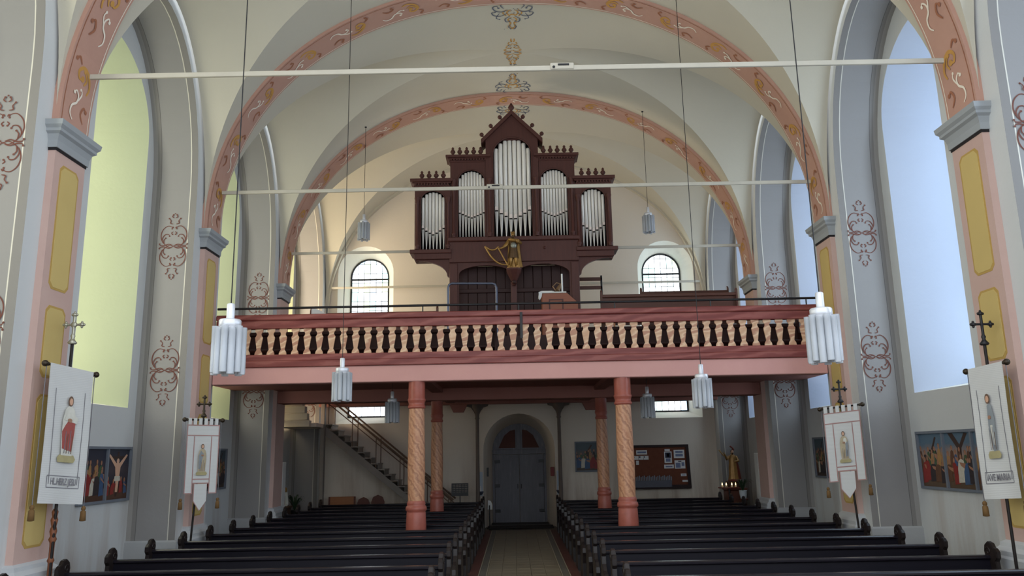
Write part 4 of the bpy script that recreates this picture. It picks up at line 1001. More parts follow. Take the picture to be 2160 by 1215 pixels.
def mk(name, fn, mat): m = MB(); fn(m); return m.mesh(name, mat)
def slant(m, x0, x1, y0, y1, z0, z1, t):   # board leaning from (y0,z0) up to (y1,z1)
    m.plate([(y0, z0), (y0 + t, z0), (y1 + t, z1), (y1, z1)], [], x1 - x0, lambda u, v, w: (x0 + w, u, v))
ME = dict(
    backrest=mk('backrest', lambda m: slant(m, .03, L - .03, -.03, .05, .44, .86, .03), M_PEW),
    back_panel=mk('back_panel', lambda m: slant(m, .03, L - .03, -.03, -.03, .06, .44, .03), M_PEW),
    top_rail=mk('top_rail', lambda m: m.bbox(.03, L - .03, .015, .125, .855, .905, .014), M_PEWTOP),
    book_ledge=mk('book_ledge', lambda m: m.plate([(.085, .74), (.25, .70), (.25, .72), (.085, .76)], [], L - .06, lambda u, v, w: (.03 + w, u, v)), M_PEWTOP),
    seat=mk('seat', lambda m: m.bbox(.03, L - .03, -.39, -.0, .41, .445, .01), M_PEW),
    kneeler=mk('kneeler', lambda m: m.bbox(.03, L - .03, .20, .38, .14, .18, .01), M_PEW))
ROW0, DROW = 9.5, 1.265
proto = None
for k in range(13):
    y = ROW0 + k * DROW
    for s in (-1, 1):
        lab = 'near black wooden pew %s of the aisle, %s row counted from the front' % ('left' if s < 0 else 'right', ORD[k])
        if k == 12: lab = 'near black wooden pew %s of the aisle, rearmost row before the door' % ('left' if s < 0 else 'right')
        x0 = -XB if s < 0 else XA
        if proto is None:
            proto = thing('church_pew', lab, 'pew', (x0, y, 0), 'rows of dark church pews')
            for n_, me in ME.items(): link(n_, me, proto)
            for x in (.03, L - .03):
                e = link('bench_end', ME_END, proto, (x, 0, 0))
                for q in (-.03, .03): link('carved_scroll', ME_SCROLL, e, (q, 0, 0))
        else: dup(proto, (x0, y, 0), None, lab)
# low front barrier left edge of the first row is outside the picture

# ------------------------------------------------------------------ pendant lamps
def glass_mat():
    t = NT('milky lamp glass'); t.b.inputs['Base Color'].default_value = lin(232, 238, 246); t.rough(.12, .6)
    t.b.inputs['Transmission Weight'].default_value = .4; t.b.inputs['IOR'].default_value = 1.45; t.b.inputs['Alpha'].default_value = .62
    p = t.obj(); t.bump(t.noise(p, 30, 3), .25, .01); return t.m
M_LGLASS = glass_mat()
M_CHROME = plain('satin aluminium', lin(212, 214, 220), .35, .05, 4, .5, .35)
M_LAMPWHITE = plain('opal lamp core', lin(226, 232, 240), .5)
def glass_tube_mesh():
    m = MB(); r = .036; h = .46; n = 10
    oo = [(r * math.cos(2 * math.pi * k / n), r * math.sin(2 * math.pi * k / n)) for k in range(n)]
    m.loft([[(a, b_, 0) for a, b_ in oo], [(a, b_, h) for a, b_ in oo], [(a * .84, b_ * .84, h) for a, b_ in oo], [(a * .84, b_ * .84, 0) for a, b_ in oo], [(a, b_, 0) for a, b_ in oo]], True, False, False)
    return m.mesh('glass_tube', M_LGLASS)
ME_GT = glass_tube_mesh()
lamp_parts = dict(
    stem=mk('stem', lambda m: m.lathe([(.038, .53), (.04, .535), (.04, .69), (.03, .70)], n=14), M_CHROME),
    cap=mk('cap', lambda m: m.lathe([(.09, .44), (.108, .45), (.108, .525), (.10, .535), (.02, .54)], n=18), M_CHROME),
    holder=mk('holder', lambda m: m.lathe([(.115, .40), (.125, .405), (.125, .45), (.10, .455)], n=18), M_CHROME),
    core=mk('core', lambda m: m.lathe([(.02, .10), (.06, .14), (.075, .26), (.06, .42), (.03, .44)], n=12), M_LAMPWHITE))
lproto = None
def pendant(x, y, zb, zc, label):
    global lproto
    if lproto is None:
        t = thing('pendant_lamp', label, 'lamp', (x, y, zb), 'glass tube pendant lamps'); lproto = t
        for n_, me in lamp_parts.items(): link(n_, me, t)
        for k in range(12): a = 2 * math.pi * k / 12; link('glass_tube', ME_GT, t, (.135 * math.cos(a), .135 * math.sin(a), -.02 + .02 * (k % 2)))
    else:
        t = dup(lproto, (x, y, zb), None, label)
        for c in list(t.children):
            if c.name.startswith('cable'): bpy.data.objects.remove(c)
    m = MB(); m.cyl((0, 0, .69), (0, 0, zc - zb), .006, n=6); m.lathe([(.03, 0), (.03, .02)], (0, 0, zc - zb - .02), 8); part('cable', m, M_WIRE, t, world=False)
for s, sd in ((-1, 'left'), (1, 'right')): pendant(s * 2.97, 7.9, 3.14, T(2.97) - .01, 'large pendant lamp of glass tubes nearest the camera, %s side' % sd)
for s, zb, sd in ((-1, 3.22, 'left'), (1, 3.0, 'right')): pendant(s * 2.98, 13.24, zb, T(2.98), 'pendant lamp of glass tubes hanging before the gallery front, %s side' % sd)
for s, sd in ((-1, 'left'), (1, 'right')): pendant(s * 2.95, 18.57, 3.07, 4.015, 'pendant lamp of glass tubes below the gallery ceiling, %s side' % sd)
pendant(-4.07, 20.55, 7.98, T(4.07) - .01, 'pendant lamp of glass tubes above the gallery, left of the organ')
pendant(3.56, 20.55, 8.03, T(3.56) - .01, 'pendant lamp of glass tubes above the gallery, right of the organ')

# ------------------------------------------------------------------ banners
def cloth_mat(name, c):
    t = NT(name); p = t.obj(); w = t.n('TexWave', wave_type='BANDS', bands_direction='Z'); t.l(p, w.inputs['Vector']); w.inputs['Scale'].default_value = 14; w.inputs['Distortion'].default_value = .6
    t.col(t.mix(w.outputs['Fac'], sc(c, .93), c)); t.rough(.9, .1); t.bump(w.outputs['Fac'], .15, .004); return t.m
M_CLOTH = cloth_mat('ribbed white banner cloth', lin(208, 208, 206))
M_BORDER = plain('dusty pink border tape', lin(168, 132, 128), .9)
M_THREAD = plain('grey embroidery thread', lin(124, 122, 128), .9)
M_TASSEL = plain('old gold tassel', lin(112, 84, 50), .8, .2, 20)
M_POLE = wood('brown turned pole', lin(104, 60, 38), lin(138, 84, 54), .45, 'z')
M_POLEDARK = plain('black pole', lin(30, 24, 22), .5)
M_BRASS = plain('aged brass', lin(58, 48, 36), .42, .2, 10, .5, .5)
M_NICKEL = plain('silvered cross metal', lin(168, 166, 150), .35, .15, 8, .5, .6)
M_ROBERED = plain('embroidered red robe', lin(158, 84, 78), .9, .2, 12)
M_ROBEGREY = plain('embroidered grey blue robe', lin(140, 146, 150), .9, .2, 12)
M_ROBEBEIGE = plain('embroidered beige robe', lin(180, 166, 140), .9, .2, 12)
M_ROBEWHITE = plain('embroidered white gown', lin(206, 204, 194), .9, .2, 12)
M_ROBEBROWN = plain('embroidered brown', lin(110, 88, 74), .9, .2, 12)
M_STONEBASE = plain('embroidered cloud base', lin(170, 160, 120), .9, .2, 12)
def ov(c, rx, rz, n=14): return [(c[0] + rx * math.cos(2 * math.pi * k / n), c[1] + rz * math.sin(2 * math.pi * k / n)) for k in range(n)]
def appl(t, kind, fm, h):
    """appliqued standing figure, built up in layers; u right, v up, figure height h from v = 0"""
    kx = .62 if kind == 'mary' else .84
    def lay(nm, pts, mt, d): m = MB(); m.plate([(u * h * kx, v * h) for u, v in pts], [], .003, lambda u, v, w: fm(u, v, d + w)); part(nm, m, mt, t, world=False)
    gown = [(-.13, .10), (.12, .10), (.13, .3), (.15, .5), (.14, .66), (.10, .78), (.04, .83), (-.05, .83), (-.11, .77), (-.15, .62), (-.15, .42)]
    lay('base', [(-.19, .0), (.17, .0), (.21, .05), (.16, .11), (-.16, .11), (-.21, .06)], M_STONEBASE, .001)
    if kind == 'heart':
        lay('robe', gown, M_ROBEWHITE, .002); lay('mantle', [(-.02, .18), (.10, .16), (.13, .45), (.14, .66), (.06, .70), (-.08, .55), (-.15, .45), (-.12, .2)], M_ROBERED, .005)
        lay('sleeve', [(-.12, .62), (.02, .60), (.17, .58), (.19, .66), (.08, .72), (-.08, .72)], M_ROBEWHITE, .008); hr = M_ROBEBROWN
    elif kind == 'mary':
        lay('robe', [(.0, .10), (.10, .12), (.12, .4), (.13, .62), (.08, .80), (.02, .84), (-.05, .80), (-.08, .5), (-.05, .2)], M_ROBEGREY, .002); lay('sash', [(-.02, .5), (.05, .5), (.06, .2), (.02, .2)], M_ROBEWHITE, .005); hr = M_ROBEBROWN
    elif kind == 'joseph':
        lay('robe', gown, M_ROBEBEIGE, .002); lay('mantle', [(-.13, .2), (-.05, .2), (.0, .5), (.05, .66), (-.06, .78), (-.14, .6)], M_ROBEGREY, .005); hr = M_ROBEBROWN
    else:
        lay('robe', gown, M_ROBEBEIGE, .002); lay('mantle', [(.02, .2), (.12, .18), (.14, .5), (.13, .66), (.05, .6)], M_ROBEGREY, .005); lay('child', ov((.04, .68), .06, .09), M_ROBEWHITE, .008); hr = M_ROBEBROWN
    lay('hair', ov((-.005, .905), .062 / kx * .8, .078), hr, .004); lay('face', ov((-.005, .90), .040 / kx * .8, .052), M_SKIN, .008)
    for k_, (a_, b_) in enumerate(((-.08, .44), (-.03, .40), (.03, .46), (.08, .38))): lay('fold', [(a_, .13), (a_ + .012, .13), (a_ + .02, b_), (a_ + .012, b_ + .02)], M_ROBEBROWN if k_ % 2 else M_THREAD, .010); lay('hands', ov((.0, .62), .05, .03), M_SKIN, .011)
def cross(t, p, h, mat, kind):
    """budded cross on a small knob; p is the foot"""
    x, y, z = p; a = h * .27; zc = z + h * .66; m = MB()
    m.lathe([(.045, 0), (.06, .02), (.03, .06), (.02, .08), (.03, .11), (.018, .14)], (x, y, z), 10)
    m.cyl((x, y, z + .12), (x, y, z + h), .018, n=6); m.cyl((x - a, y, zc), (x + a, y, zc), .016, n=6)
    for q, r in (((x - a, y, zc), .03), ((x + a, y, zc), .03), ((x, y, z + h), .03)):
        m.sphere(q, r, 8, 6)
        for dx, dz in ((0, .03), (0, -.03), (.03, 0), (-.03, 0)): m.sphere((q[0] + dx, q[1], q[2] + dz), r * .62, 6, 5)
    if kind: m.sphere((x, y, zc), .045, 8, 6, sy=.5)
    part('cross', m, mat, t, world=False)
def banner(label, P, Q, pole_xy, ztop, zbot, zcross, kind, style, text=None, hcross=.42, polemat=None, crossmat=None, turned=False):
    """P, Q: bar ends (left, right as seen); cloth hangs from the bar to zbot"""
    P, Q = Vector(P), Vector(Q); C = (P + Q) / 2; d = Q - P; Lb = d.length; ang = math.atan2(d.y, d.x); tilt = math.asin(d.z / Lb)
    t = thing('church_banner', label, 'banner', (pole_xy[0], pole_xy[1], 0), 'processional banners on the pew ends')
    off = Vector((pole_xy[0], pole_xy[1], 0))
    ex = Vector((math.cos(ang) * math.cos(tilt), math.sin(ang) * math.cos(tilt), math.sin(tilt))); ez = Vector((0, 0, 1)); n_ = ex.cross(Vector((0, 0, 1))).normalized()
    B = C - off
    F = lambda u, v, w: tuple(B + ex * u + ez * v + n_ * w)                # u along the bar, v up from the bar, w towards the viewer
    hc = C.z - zbot
    m = MB(); m.tube([F(-Lb / 2, 0, 0), F(Lb / 2, 0, 0)], .016, 8); part('bar', m, M_POLEDARK, t, world=False)
    for s in (-1, 1): m = MB(); m.sphere(F(s * Lb / 2, 0, 0), .042, 10, 8); m.sphere(F(s * (Lb / 2 - .045), 0, 0), .026, 8, 6); part('knob', m, M_BRASS, t, world=False)
    w2 = Lb / 2 * .84
    wav = lambda u, v: .012 * math.sin(u * 9 + v * 1.7) * min(1, -v * 1.5)
    def sheet_(u0, u1, v0, v1, nm='cloth', d0=.02, mt=M_CLOTH, pts=None):
        m = MB(); nu, nv = 10, 14; rows = []
        for j in range(nv + 1):
            v = v0 + (v1 - v0) * j / nv; rows.append([F(u0 + (u1 - u0) * i / nu, v, d0 + wav(u0 + (u1 - u0) * i / nu, v)) for i in range(nu + 1)])
        m.loft(rows, False); rows2 = [[tuple(Vector(p) - n_ * .004) for p in r] for r in rows]; m.loft(rows2, False); part(nm, m, mt, t, world=False)
    def line(a, b_, w=.008, mt=M_BORDER, nm='border'):
        m = MB(); A_, B2 = Vector(a), Vector(b_); k = (B2 - A_).normalized(); pp = Vector((-k.y, k.x)) * w; N = 8; vs = []
        for i in range(N + 1):
            q = A_ + (B2 - A_) * i / N
            for s in (-1, 1): vs.append(F(q.x + pp.x * s, q.y + pp.y * s, .0245 + wav(q.x, q.y)))
        m.add(vs, [(2 * i, 2 * i + 1, 2 * i + 3, 2 * i + 2) for i in range(N)]); part(nm, m, mt, t, world=False)
    if style == 'plain':
        sheet_(-w2, w2, .02, -hc)
        for s in (-1, 1): line((s * w2 * .66, -.28 * hc / 1.7), (s * w2 * .66, -hc * .86 if text else -hc), .005, M_THREAD, 'stitched_line')
        if text:
            z0, z1 = -hc * .80, -hc * .885
            for z in (z0, z1): line((-w2 * .74, z), (w2 * .74, z), .005, M_THREAD, 'stitched_line')
            for s in (-1, 1): line((s * w2 * .74, z0), (s * w2 * .74, z1), .005, M_THREAD, 'stitched_line')
            cu = bpy.data.curves.new('lettering', 'FONT'); cu.body = text; cu.align_x = 'CENTER'; cu.align_y = 'CENTER'; cu.size = .12; cu.extrude = .001; cu.offset = 0.002
            to = bpy.data.objects.new('lettering', cu); COL.objects.link(to); cu.materials.append(M_THREAD)
            sx_ = w2 * 1.40 / (len(text) * .074)
            up = ez; Mx = Matrix((ex, up, n_)).transposed(); tm_ = Matrix.Translation(F(0, (z0 + z1) / 2, .034)) @ Mx.to_4x4() @ Matrix.Diagonal((sx_, 1.0, 1, 1)); bpy.context.view_layer.update(); me_t = bpy.data.meshes.new_from_object(to.evaluated_get(bpy.context.evaluated_depsgraph_get())); bpy.data.objects.remove(to); me_t.transform(tm_); link('lettering', me_t, t)
        appl_h, appl_z = hc * .50, -hc * .70
    else:
        tab = .09
        for i in range(6):
            u = -w2 + (i + .1) * w2 * 2 / 6; m = MB(); m.plate([(u, .03), (u + w2 * .2, .03), (u + w2 * .2, -tab), (u, -tab)], [], .05, lambda a, b_, w: F(a, b_, .026 - w)); part('tab', m, M_CLOTH, t, world=False)
        sheet_(-w2, w2, -tab, -hc * .30); sheet_(-w2, -w2 * .52, -hc * .30, -hc * .93); sheet_(w2 * .52, w2, -hc * .30, -hc * .93); sheet_(-w2 * .52, w2 * .52, -hc * .30, -hc * .80)
        for s in (-1, 1):
            line((s * w2 * .985, -tab), (s * w2 * .985, -hc * .93)); line((s * w2 * .53, -hc * .21), (s * w2 * .53, -hc * .93)); line((s * w2 * .52, -hc * .925), (s * w2, -hc * .925))
        for v in (-tab - .008, -.20 * hc, -.75 * hc, -.80 * hc): line((-w2 * (1 if v > -.5 * hc else .52), v), (w2 * (1 if v > -.5 * hc else .52), v), .010)
        pn = [(-w2 * .40, -hc * .81), (w2 * .40, -hc * .81), (w2 * .40, -hc * 1.02), (0, -hc * 1.14), (-w2 * .40, -hc * 1.02)]
        m = MB(); m.plate(pn, [], .006, lambda a, b_, w: F(a, b_, .02 - w)); part('pennant', m, M_CLOTH, t, world=False)
        for a, b_ in zip(pn[1:], pn[2:] + pn[:1]): line(a, b_, .007)
        appl_h, appl_z = hc * .40, -hc * .70
    fz = thing
    appl(t, kind, lambda u, v, w: F(u, v + appl_z, .040 + w), appl_h)
    for s in (-1, 1):
        z1 = -hc - (.02 if style == 'plain' else -.02)
        m = MB(); m.tube([F(s * Lb * .47, -.01, 0), F(s * Lb * .48, z1, .0)], .006, 5); c_ = part('cord', m, M_THREAD, t, world=False)
        m = MB(); q = F(s * Lb * .48, z1, 0); m.lathe([(.012, 0), (.028, -.02), (.028, -.045), (.018, -.055), (.034, -.07), (.04, -.19), (.02, -.195)], q, 10); part('tassel', m, M_TASSEL, c_, world=False)
    top = C - off
    pts = [(0, 0, .05), (top.x * .5, top.y * .5, 1.2), (top.x, top.y, top.z + .02), (top.x, top.y, zcross)]
    pm = polemat or M_POLEDARK
    nv_ = n_ * -.03
    pts = [(0, 0, .02), (top.x + nv_.x, top.y + nv_.y, top.z), (top.x + nv_.x, top.y + nv_.y, zcross)]
    m = MB(); m.tube(pts, .02, 8); part('pole', m, pm, t, world=False)
    if turned:
        m = MB(); m.lathe([(.022, .75), (.03, .78), (.03, 1.05), (.045, 1.08), (.03, 1.12), (.032, 1.3), (.05, 1.34), (.032, 1.38), (.045, 1.44), (.03, 1.5), (.045, 1.58), (.03, 1.62), (.04, 1.68), (.022, 1.72)], (0, 0, 0), 10); part('turned_grip', m, M_POLE, t, world=False)
    cross(t, (top.x + nv_.x, top.y + nv_.y, zcross), hcross, crossmat or M_BRASS, kind == 'heart')
    return t
banner('white banner lettered with a red robed figure near the left front pilaster', (-6.12, 10.15, 3.55), (-5.90, 11.0, 3.48), (-6.075, 10.62), 3.5, 1.78, 3.85, 'heart', 'plain', 'HL.HERZ JESU', .40, M_POLEDARK, M_NICKEL, True)
banner('white banner lettered with a grey robed figure near the right front pilaster', (5.96, 10.75, 3.27), (6.09, 10.05, 3.32), (6.075, 10.42), 3.3, 1.63, 3.58, 'mary', 'plain', 'AVE MARIA', .42, M_POLEDARK, M_IRON)
banner('tabbed white banner with beige robed figure before the second left pilaster', (-6.17, 14.75, 3.03), (-5.62, 15.15, 3.02), (-6.06, 14.98), 3.0, 1.60, 3.08, 'joseph', 'tab', None, .36, M_POLEDARK, M_BRASS)
banner('tabbed white banner with mother and child before the second right pilaster', (5.61, 15.15, 3.01), (6.25, 14.75, 3.07), (6.06, 14.92), 3.0, 1.60, 3.12, 'child', 'tab', None, .38, M_POLEDARK, M_IRON)

# ------------------------------------------------------------------ painted stations on the walls
M_FRAME = plain('grey blue station frame', lin(112, 118, 128), .6, .12, 8)
def scene_mat(name, sky, glow, ground, k=1.0):
    t = NT(name); g = t.n('TexCoord').outputs['Generated']; sx = t.n('SeparateXYZ'); t.l(g, sx.inputs[0]); p = t.pos()
    f = t.math('ADD', sx.outputs[2], t.math('MULTIPLY', t.math('SUBTRACT', t.noise(p, 6, 4), .5), .25))
    t.col(t.ramp(f, [(0, ground), (.22, sc(ground, 1.3)), (.3, sc(sky, .7)), (.6, glow), (.8, sky), (1, sky)])); t.rough(.45, .4); return t.m
M_SC1 = scene_mat('painted evening scene', lin(82, 104, 122), lin(150, 124, 108), lin(84, 66, 50))
M_SC2 = scene_mat('painted dark scene', lin(44, 46, 60), lin(66, 56, 62), lin(76, 50, 36))
M_SC3 = scene_mat('painted dusk scene', lin(64, 80, 88), lin(90, 84, 78), lin(64, 48, 38))
PAL = [plain('painted %s' % n_, c, .5, .25, 20, .35) for n_, c in (('red robe', lin(134, 46, 42)), ('blue robe', lin(62, 86, 120)), ('brown robe', lin(96, 66, 48)), ('green robe', lin(64, 88, 62)), ('ochre robe', lin(158, 120, 74)), ('white robe', lin(192, 186, 172)), ('dark robe', lin(52, 44, 46)))]
M_SKIND = plain('painted shaded flesh', lin(156, 112, 88), .5, .2, 20)
M_CROSSW = plain('painted timber', lin(62, 46, 40), .5, .2, 12)
def painting_fill(par, fm, w, h, mat, rnd, cross_kind):
    """scene area centred on u = 0 .. w, v = 0 .. h; figures as thin painted relief layers"""
    random.seed(rnd)
    m = MB(); m.plate([(0, 0), (w, 0), (w, h), (0, h)], [], .006, lambda u, v, q: fm(u, v, q)); cv = part('canvas', m, mat, par)
    def lay(nm, pts, mt, d): m = MB(); m.plate([(u * w, v * h) for u, v in pts], [], .0015, lambda u, v, q: fm(u, v, .0062 + d + q)); part(nm, m, mt, cv)
    if cross_kind == 'carried':
        lay('painted_cross', [(.20, .35), (.26, .33), (.72, .92), (.66, .94)], M_CROSSW, 0); lay('painted_cross', [(.34, .70), (.40, .66), (.70, .60), (.66, .68)], M_CROSSW, .0005)
    elif cross_kind == 'tree': lay('painted_tree', [(.42, .45), (.56, .45), (.60, .72), (.86, .98), (.74, .99), (.54, .78), (.32, .99), (.14, .99), (.44, .72)], M_CROSSW, 0)
    elif cross_kind == 'calvary':
        lay('painted_cross', [(.45, .05), (.53, .05), (.53, .95), (.45, .95)], M_CROSSW, 0); lay('painted_cross', [(.08, .80), (.9, .80), (.9, .86), (.08, .86)], M_CROSSW, .0004)
        lay('painted_figure', [(.06, .88), (.12, .90), (.42, .72), (.57, .72), (.86, .90), (.92, .88), (.62, .64), (.58, .40), (.55, .14), (.45, .14), (.43, .40), (.38, .64)], M_SKIN, .001); lay('painted_loincloth', [(.38, .46), (.62, .46), (.64, .36), (.37, .36)], PAL[5], .002); lay('painted_head', ov((.49, .76), .06, .055), M_SKIN, .002)
    rows_ = [(7, .20, .50, .075, 1), (5, .04, .46, .12, 0)] if cross_kind != 'calvary' else [(5, .06, .36, .09, 0)]
    for n_, b_0, h0, w0, dk in rows_:
        for i in range(n_):
            x = (i + .5) / n_ + random.uniform(-.03, .03); hh = h0 * random.uniform(.8, 1.12); b0 = b_0 + random.uniform(0, .07); ww = w0 * random.uniform(.75, 1.1); ln = random.uniform(-.06, .06)
            if cross_kind == 'calvary' and .36 < x < .62: continue
            mt = PAL[random.choice((2, 3, 4, 6, 1) if dk else (0, 1, 2, 5, 0, 6))]; d = (.001 if dk else .004) + .0003 * i
            lay('painted_figure', [(x - ww, b0), (x + ww, b0 + .02), (x + ww * .8, b0 + hh * .25), (x + ww * .95 + ln, b0 + hh * .55), (x + ww * .7 + ln, b0 + hh * .8), (x + ln, b0 + hh * .88), (x - ww * .7 + ln, b0 + hh * .8), (x - ww * .9, b0 + hh * .5)], mt, d)
            lay('painted_arm', [(x + ln - ww * .5, b0 + hh * .75), (x + ln + ww * 1.3, b0 + hh * random.uniform(.5, .8)), (x + ln + ww * 1.2, b0 + hh * .48), (x + ln - ww * .2, b0 + hh * .62)], mt if i % 2 else M_SKIND, d + .0002)
            lay('painted_head', ov((x + ln, b0 + hh * .94), .034, .046, 9), M_SKIND, d + .0004); lay('painted_hair', ov((x + ln - .006, b0 + hh * .97), .036, .034, 8), PAL[6 if i % 2 else 2], d + .0003)
def station(label, sgn, y0, y1, z0, z1, n, mats, kinds, X=None, wall='side'):
    t = thing('station_picture', label, 'painting', ((sgn * XO), (y0 + y1) / 2, z0) if wall == 'side' else ((y0 + y1) / 2, WEST, z0), 'painted stations on the walls')
    if wall == 'side': fm = lambda u, v, q: (sgn * (XO - .01 - q), u, v)
    else: fm = lambda u, v, q: (u, WEST - .01 - q, v)
    b_ = .045; cw = (y1 - y0 - b_ * (n + 1)) / n
    holes = [[(y0 + b_ + i * (cw + b_), z0 + b_), (y0 + b_ + i * (cw + b_) + cw, z0 + b_), (y0 + b_ + i * (cw + b_) + cw, z1 - b_), (y0 + b_ + i * (cw + b_), z1 - b_)] for i in range(n)]
    m = MB(); m.plate([(y0, z0), (y1, z0), (y1, z1), (y0, z1)], holes, .05, fm); part('frame', m, M_FRAME, t)
    rev = (sgn < 0 and wall == 'side')
    for i in range(n):
        u0 = y0 + b_ + i * (cw + b_)
        pf = (lambda u, v, q, u0=u0: fm(u0 + u, z0 + b_ + v, q + .004)) if (wall != 'side' or sgn < 0) else (lambda u, v, q, u0=u0: fm(u0 + cw - u, z0 + b_ + v, q + .004))
        painting_fill(t, pf, cw, z1 - z0 - 2 * b_, mats[i % len(mats)], 11 + i * 3 + int(z0 * 10) + int(y0), kinds[i % len(kinds)])
station('twin station picture with a crucifixion in the first left niche', -1, 13.35, 15.1, 1.60, 2.56, 2, [M_SC2, M_SC2], [None, 'calvary'])
station('triple station picture with cross bearing scenes in the first right niche', 1, 12.25, 14.95, 1.55, 2.56, 3, [M_SC1, M_SC1, M_SC1], [None, 'tree', 'carried'])
station('twin station picture in the second left niche beside the tabbed banner', -1, 18.6, 20.1, 1.60, 2.56, 2, [M_SC3, M_SC3], [None, 'carried'])
station('twin station picture in the second right niche beside the tabbed banner', 1, 18.6, 20.15, 1.60, 2.56, 2, [M_SC3, M_SC3], [None, 'carried'])
station('single station picture on the west wall between door and notice board', 1, 1.80, 2.62, 1.69, 2.65, 1, [M_SC3], ['carried'], wall='west')

# ------------------------------------------------------------------ right rear corner: saint with candles, plant
M_STATUEROBE = plain('gilded white robe', lin(158, 122, 72), .45, .35, 10, .4, .35)
M_STATUERED = plain('red gold mantle', lin(112, 48, 34), .5, .25, 10, .4)
def saint(label, x, y, z, h, mt1, mt2, wings=False):
    t = thing('saint_statue', label, 'statue', (x, y, z)); k = h
    m = MB(); m.lathe([(.2 * k, 0), (.21 * k, .02 * k), (.18 * k, .05 * k), (.14 * k, .06 * k)], (x, y, z), 14); part('plinth', m, mt2, t)
    m = MB(); robe(m, (x, y, z), [(.05 * k, .17 * k, .14 * k, .01 * k, 0), (.2 * k, .15 * k, .125 * k, .01 * k, 0), (.42 * k, .135 * k, .115 * k, 0, 0), (.58 * k, .12 * k, .10 * k, 0, 0), (.72 * k, .13 * k, .10 * k, 0, 0), (.80 * k, .12 * k, .09 * k, 0, 0), (.845 * k, .05 * k, .05 * k, 0, 0), (.88 * k, .035 * k, .035 * k, 0, 0)], 8, .12); part('robe', m, mt1, t)
    m = MB(); robe(m, (x + .07 * k, y + .03 * k, z), [(.06 * k, .13 * k, .12 * k, .03 * k, 0), (.35 * k, .12 * k, .11 * k, .02 * k, 0), (.6 * k, .10 * k, .10 * k, .0, 0), (.8 * k, .09 * k, .085 * k, -.02 * k, 0)], 6, .16); part('mantle', m, mt2, t)
    m = MB(); m.tube([(x - .11 * k, y, z + .78 * k), (x - .2 * k, y - .06 * k, z + .70 * k), (x - .27 * k, y - .1 * k, z + .86 * k)], [.05 * k, .045 * k, .025 * k], 8); hand(m, (x - .27 * k, y - .1 * k, z + .86 * k), (-.5, -.2, .8), .085 * k)
    m.tube([(x + .11 * k, y, z + .78 * k), (x + .16 * k, y - .09 * k, z + .64 * k), (x + .03 * k, y - .15 * k, z + .62 * k)], [.05 * k, .045 * k, .025 * k], 8); hand(m, (x + .03 * k, y - .15 * k, z + .62 * k), (-1, -.2, .3), .085 * k); part('arms', m, mt1, t)
    head(t, (x, y - .015 * k, z + .93 * k), .13 * k, M_HAIR, beard=True)
    if wings:
        m = MB(); m.tube(crom([(x + .06 * k, y, z + .98 * k), (x + .02 * k, y, z + 1.06 * k), (x - .06 * k, y, z + 1.12 * k)], 4), [.03 * k] * 8 + [.01 * k], 6); part('flame_tongue', m, mt2, t)
        m = MB(); m.cyl((x - .30 * k, y - .12 * k, z + .80 * k), (x - .46 * k, y - .14 * k, z + 1.0 * k), .02 * k, n=6); part('sceptre', m, mt1, t)
    return t
pd = thing('statue_pedestal', 'dark red pedestal under the saint statue in the right rear corner', 'pedestal', (6.42, 24.6, 0))
m = MB(); m.bbox(6.14, 6.70, 24.35, 24.85, 0, 1.12, .02); part('body', m, M_REDW, pd); m = MB(); m.bbox(6.11, 6.73, 24.3, 24.9, 1.12, 1.2, .02); m.bbox(6.11, 6.73, 24.3, 24.9, 0, .1, .02); part('moulding', m, M_REDW, pd)
m = MB(); m.bbox(6.2, 6.64, 24.4, 24.8, 1.2, 1.38, .03); part('upper_block', m, M_HAIR, pd)
saint('gilded saint statue with raised arm above burning candles', 6.42, 24.6, 1.38, .92, M_STATUEROBE, M_STATUERED, True)
cr = thing('candle_rack', 'dark candle tray with burning lights before the saint statue', 'candle rack', (6.12, 24.06, 0))
m = MB(); m.plate([(6.12 + .30 * math.cos(a), 24.1 + .2 * math.sin(a)) for a in [math.pi * k / 12 + math.pi for k in range(13)]], [], .03, lambda u, v, w: (u, v, 1.2 + w)); m.bbox(5.82, 6.42, 24.09, 24.18, 1.2, 1.23, .005); part('tray', m, M_STATUERED, cr)
m = MB(); m.cyl((6.12, 24.06, 0), (6.12, 24.06, 1.2), .03, n=8); m.lathe([(.16, 0), (.16, .02), (.03, .05)], (6.12, 24.06, 0), 12); part('stand', m, M_IRON, cr)
def emis(name, c, s):
    m = bpy.data.materials.new(name); m.use_nodes = True; nt = m.node_tree; nt.nodes.clear(); o = nt.nodes.new('ShaderNodeOutputMaterial'); e = nt.nodes.new('ShaderNodeEmission'); e.inputs[0].default_value = (*c, 1); e.inputs[1].default_value = s; nt.links.new(e.outputs[0], o.inputs[0]); return m
M_FLAME = emis('candle flame', (1, .66, .28), 6); M_WAX = plain('candle wax', lin(236, 216, 180), .5)
for i, (x, y) in enumerate(((5.92, 24.06), (6.02, 23.98), (6.18, 23.97), (6.31, 24.04))):
    c = thing('votive_candle', ['votive candle with flame outermost left in the tray', 'votive candle with flame second from left in the tray', 'votive candle with flame third from left in the tray', 'votive candle with flame nearest the wall in the tray'][i], 'candle', (x, y, 1.23), 'votive candles on the tray')
    m = MB(); m.lathe([(.03, 0), (.034, .05), (.028, .05)], (x, y, 1.23), 10); part('cup', m, M_WAX, c)
    m = MB(); m.lathe([(.003, 0), (.017, .02), (.012, .045), (.001, .08)], (x, y, 1.285), 8); part('flame', m, M_FLAME, c)
M_LEAF = plain('dark green leaf', lin(46, 66, 44), .5, .25, 10, .4); M_POT = plain('white glazed pot', lin(206, 214, 220), .35, .05, 4, .5)
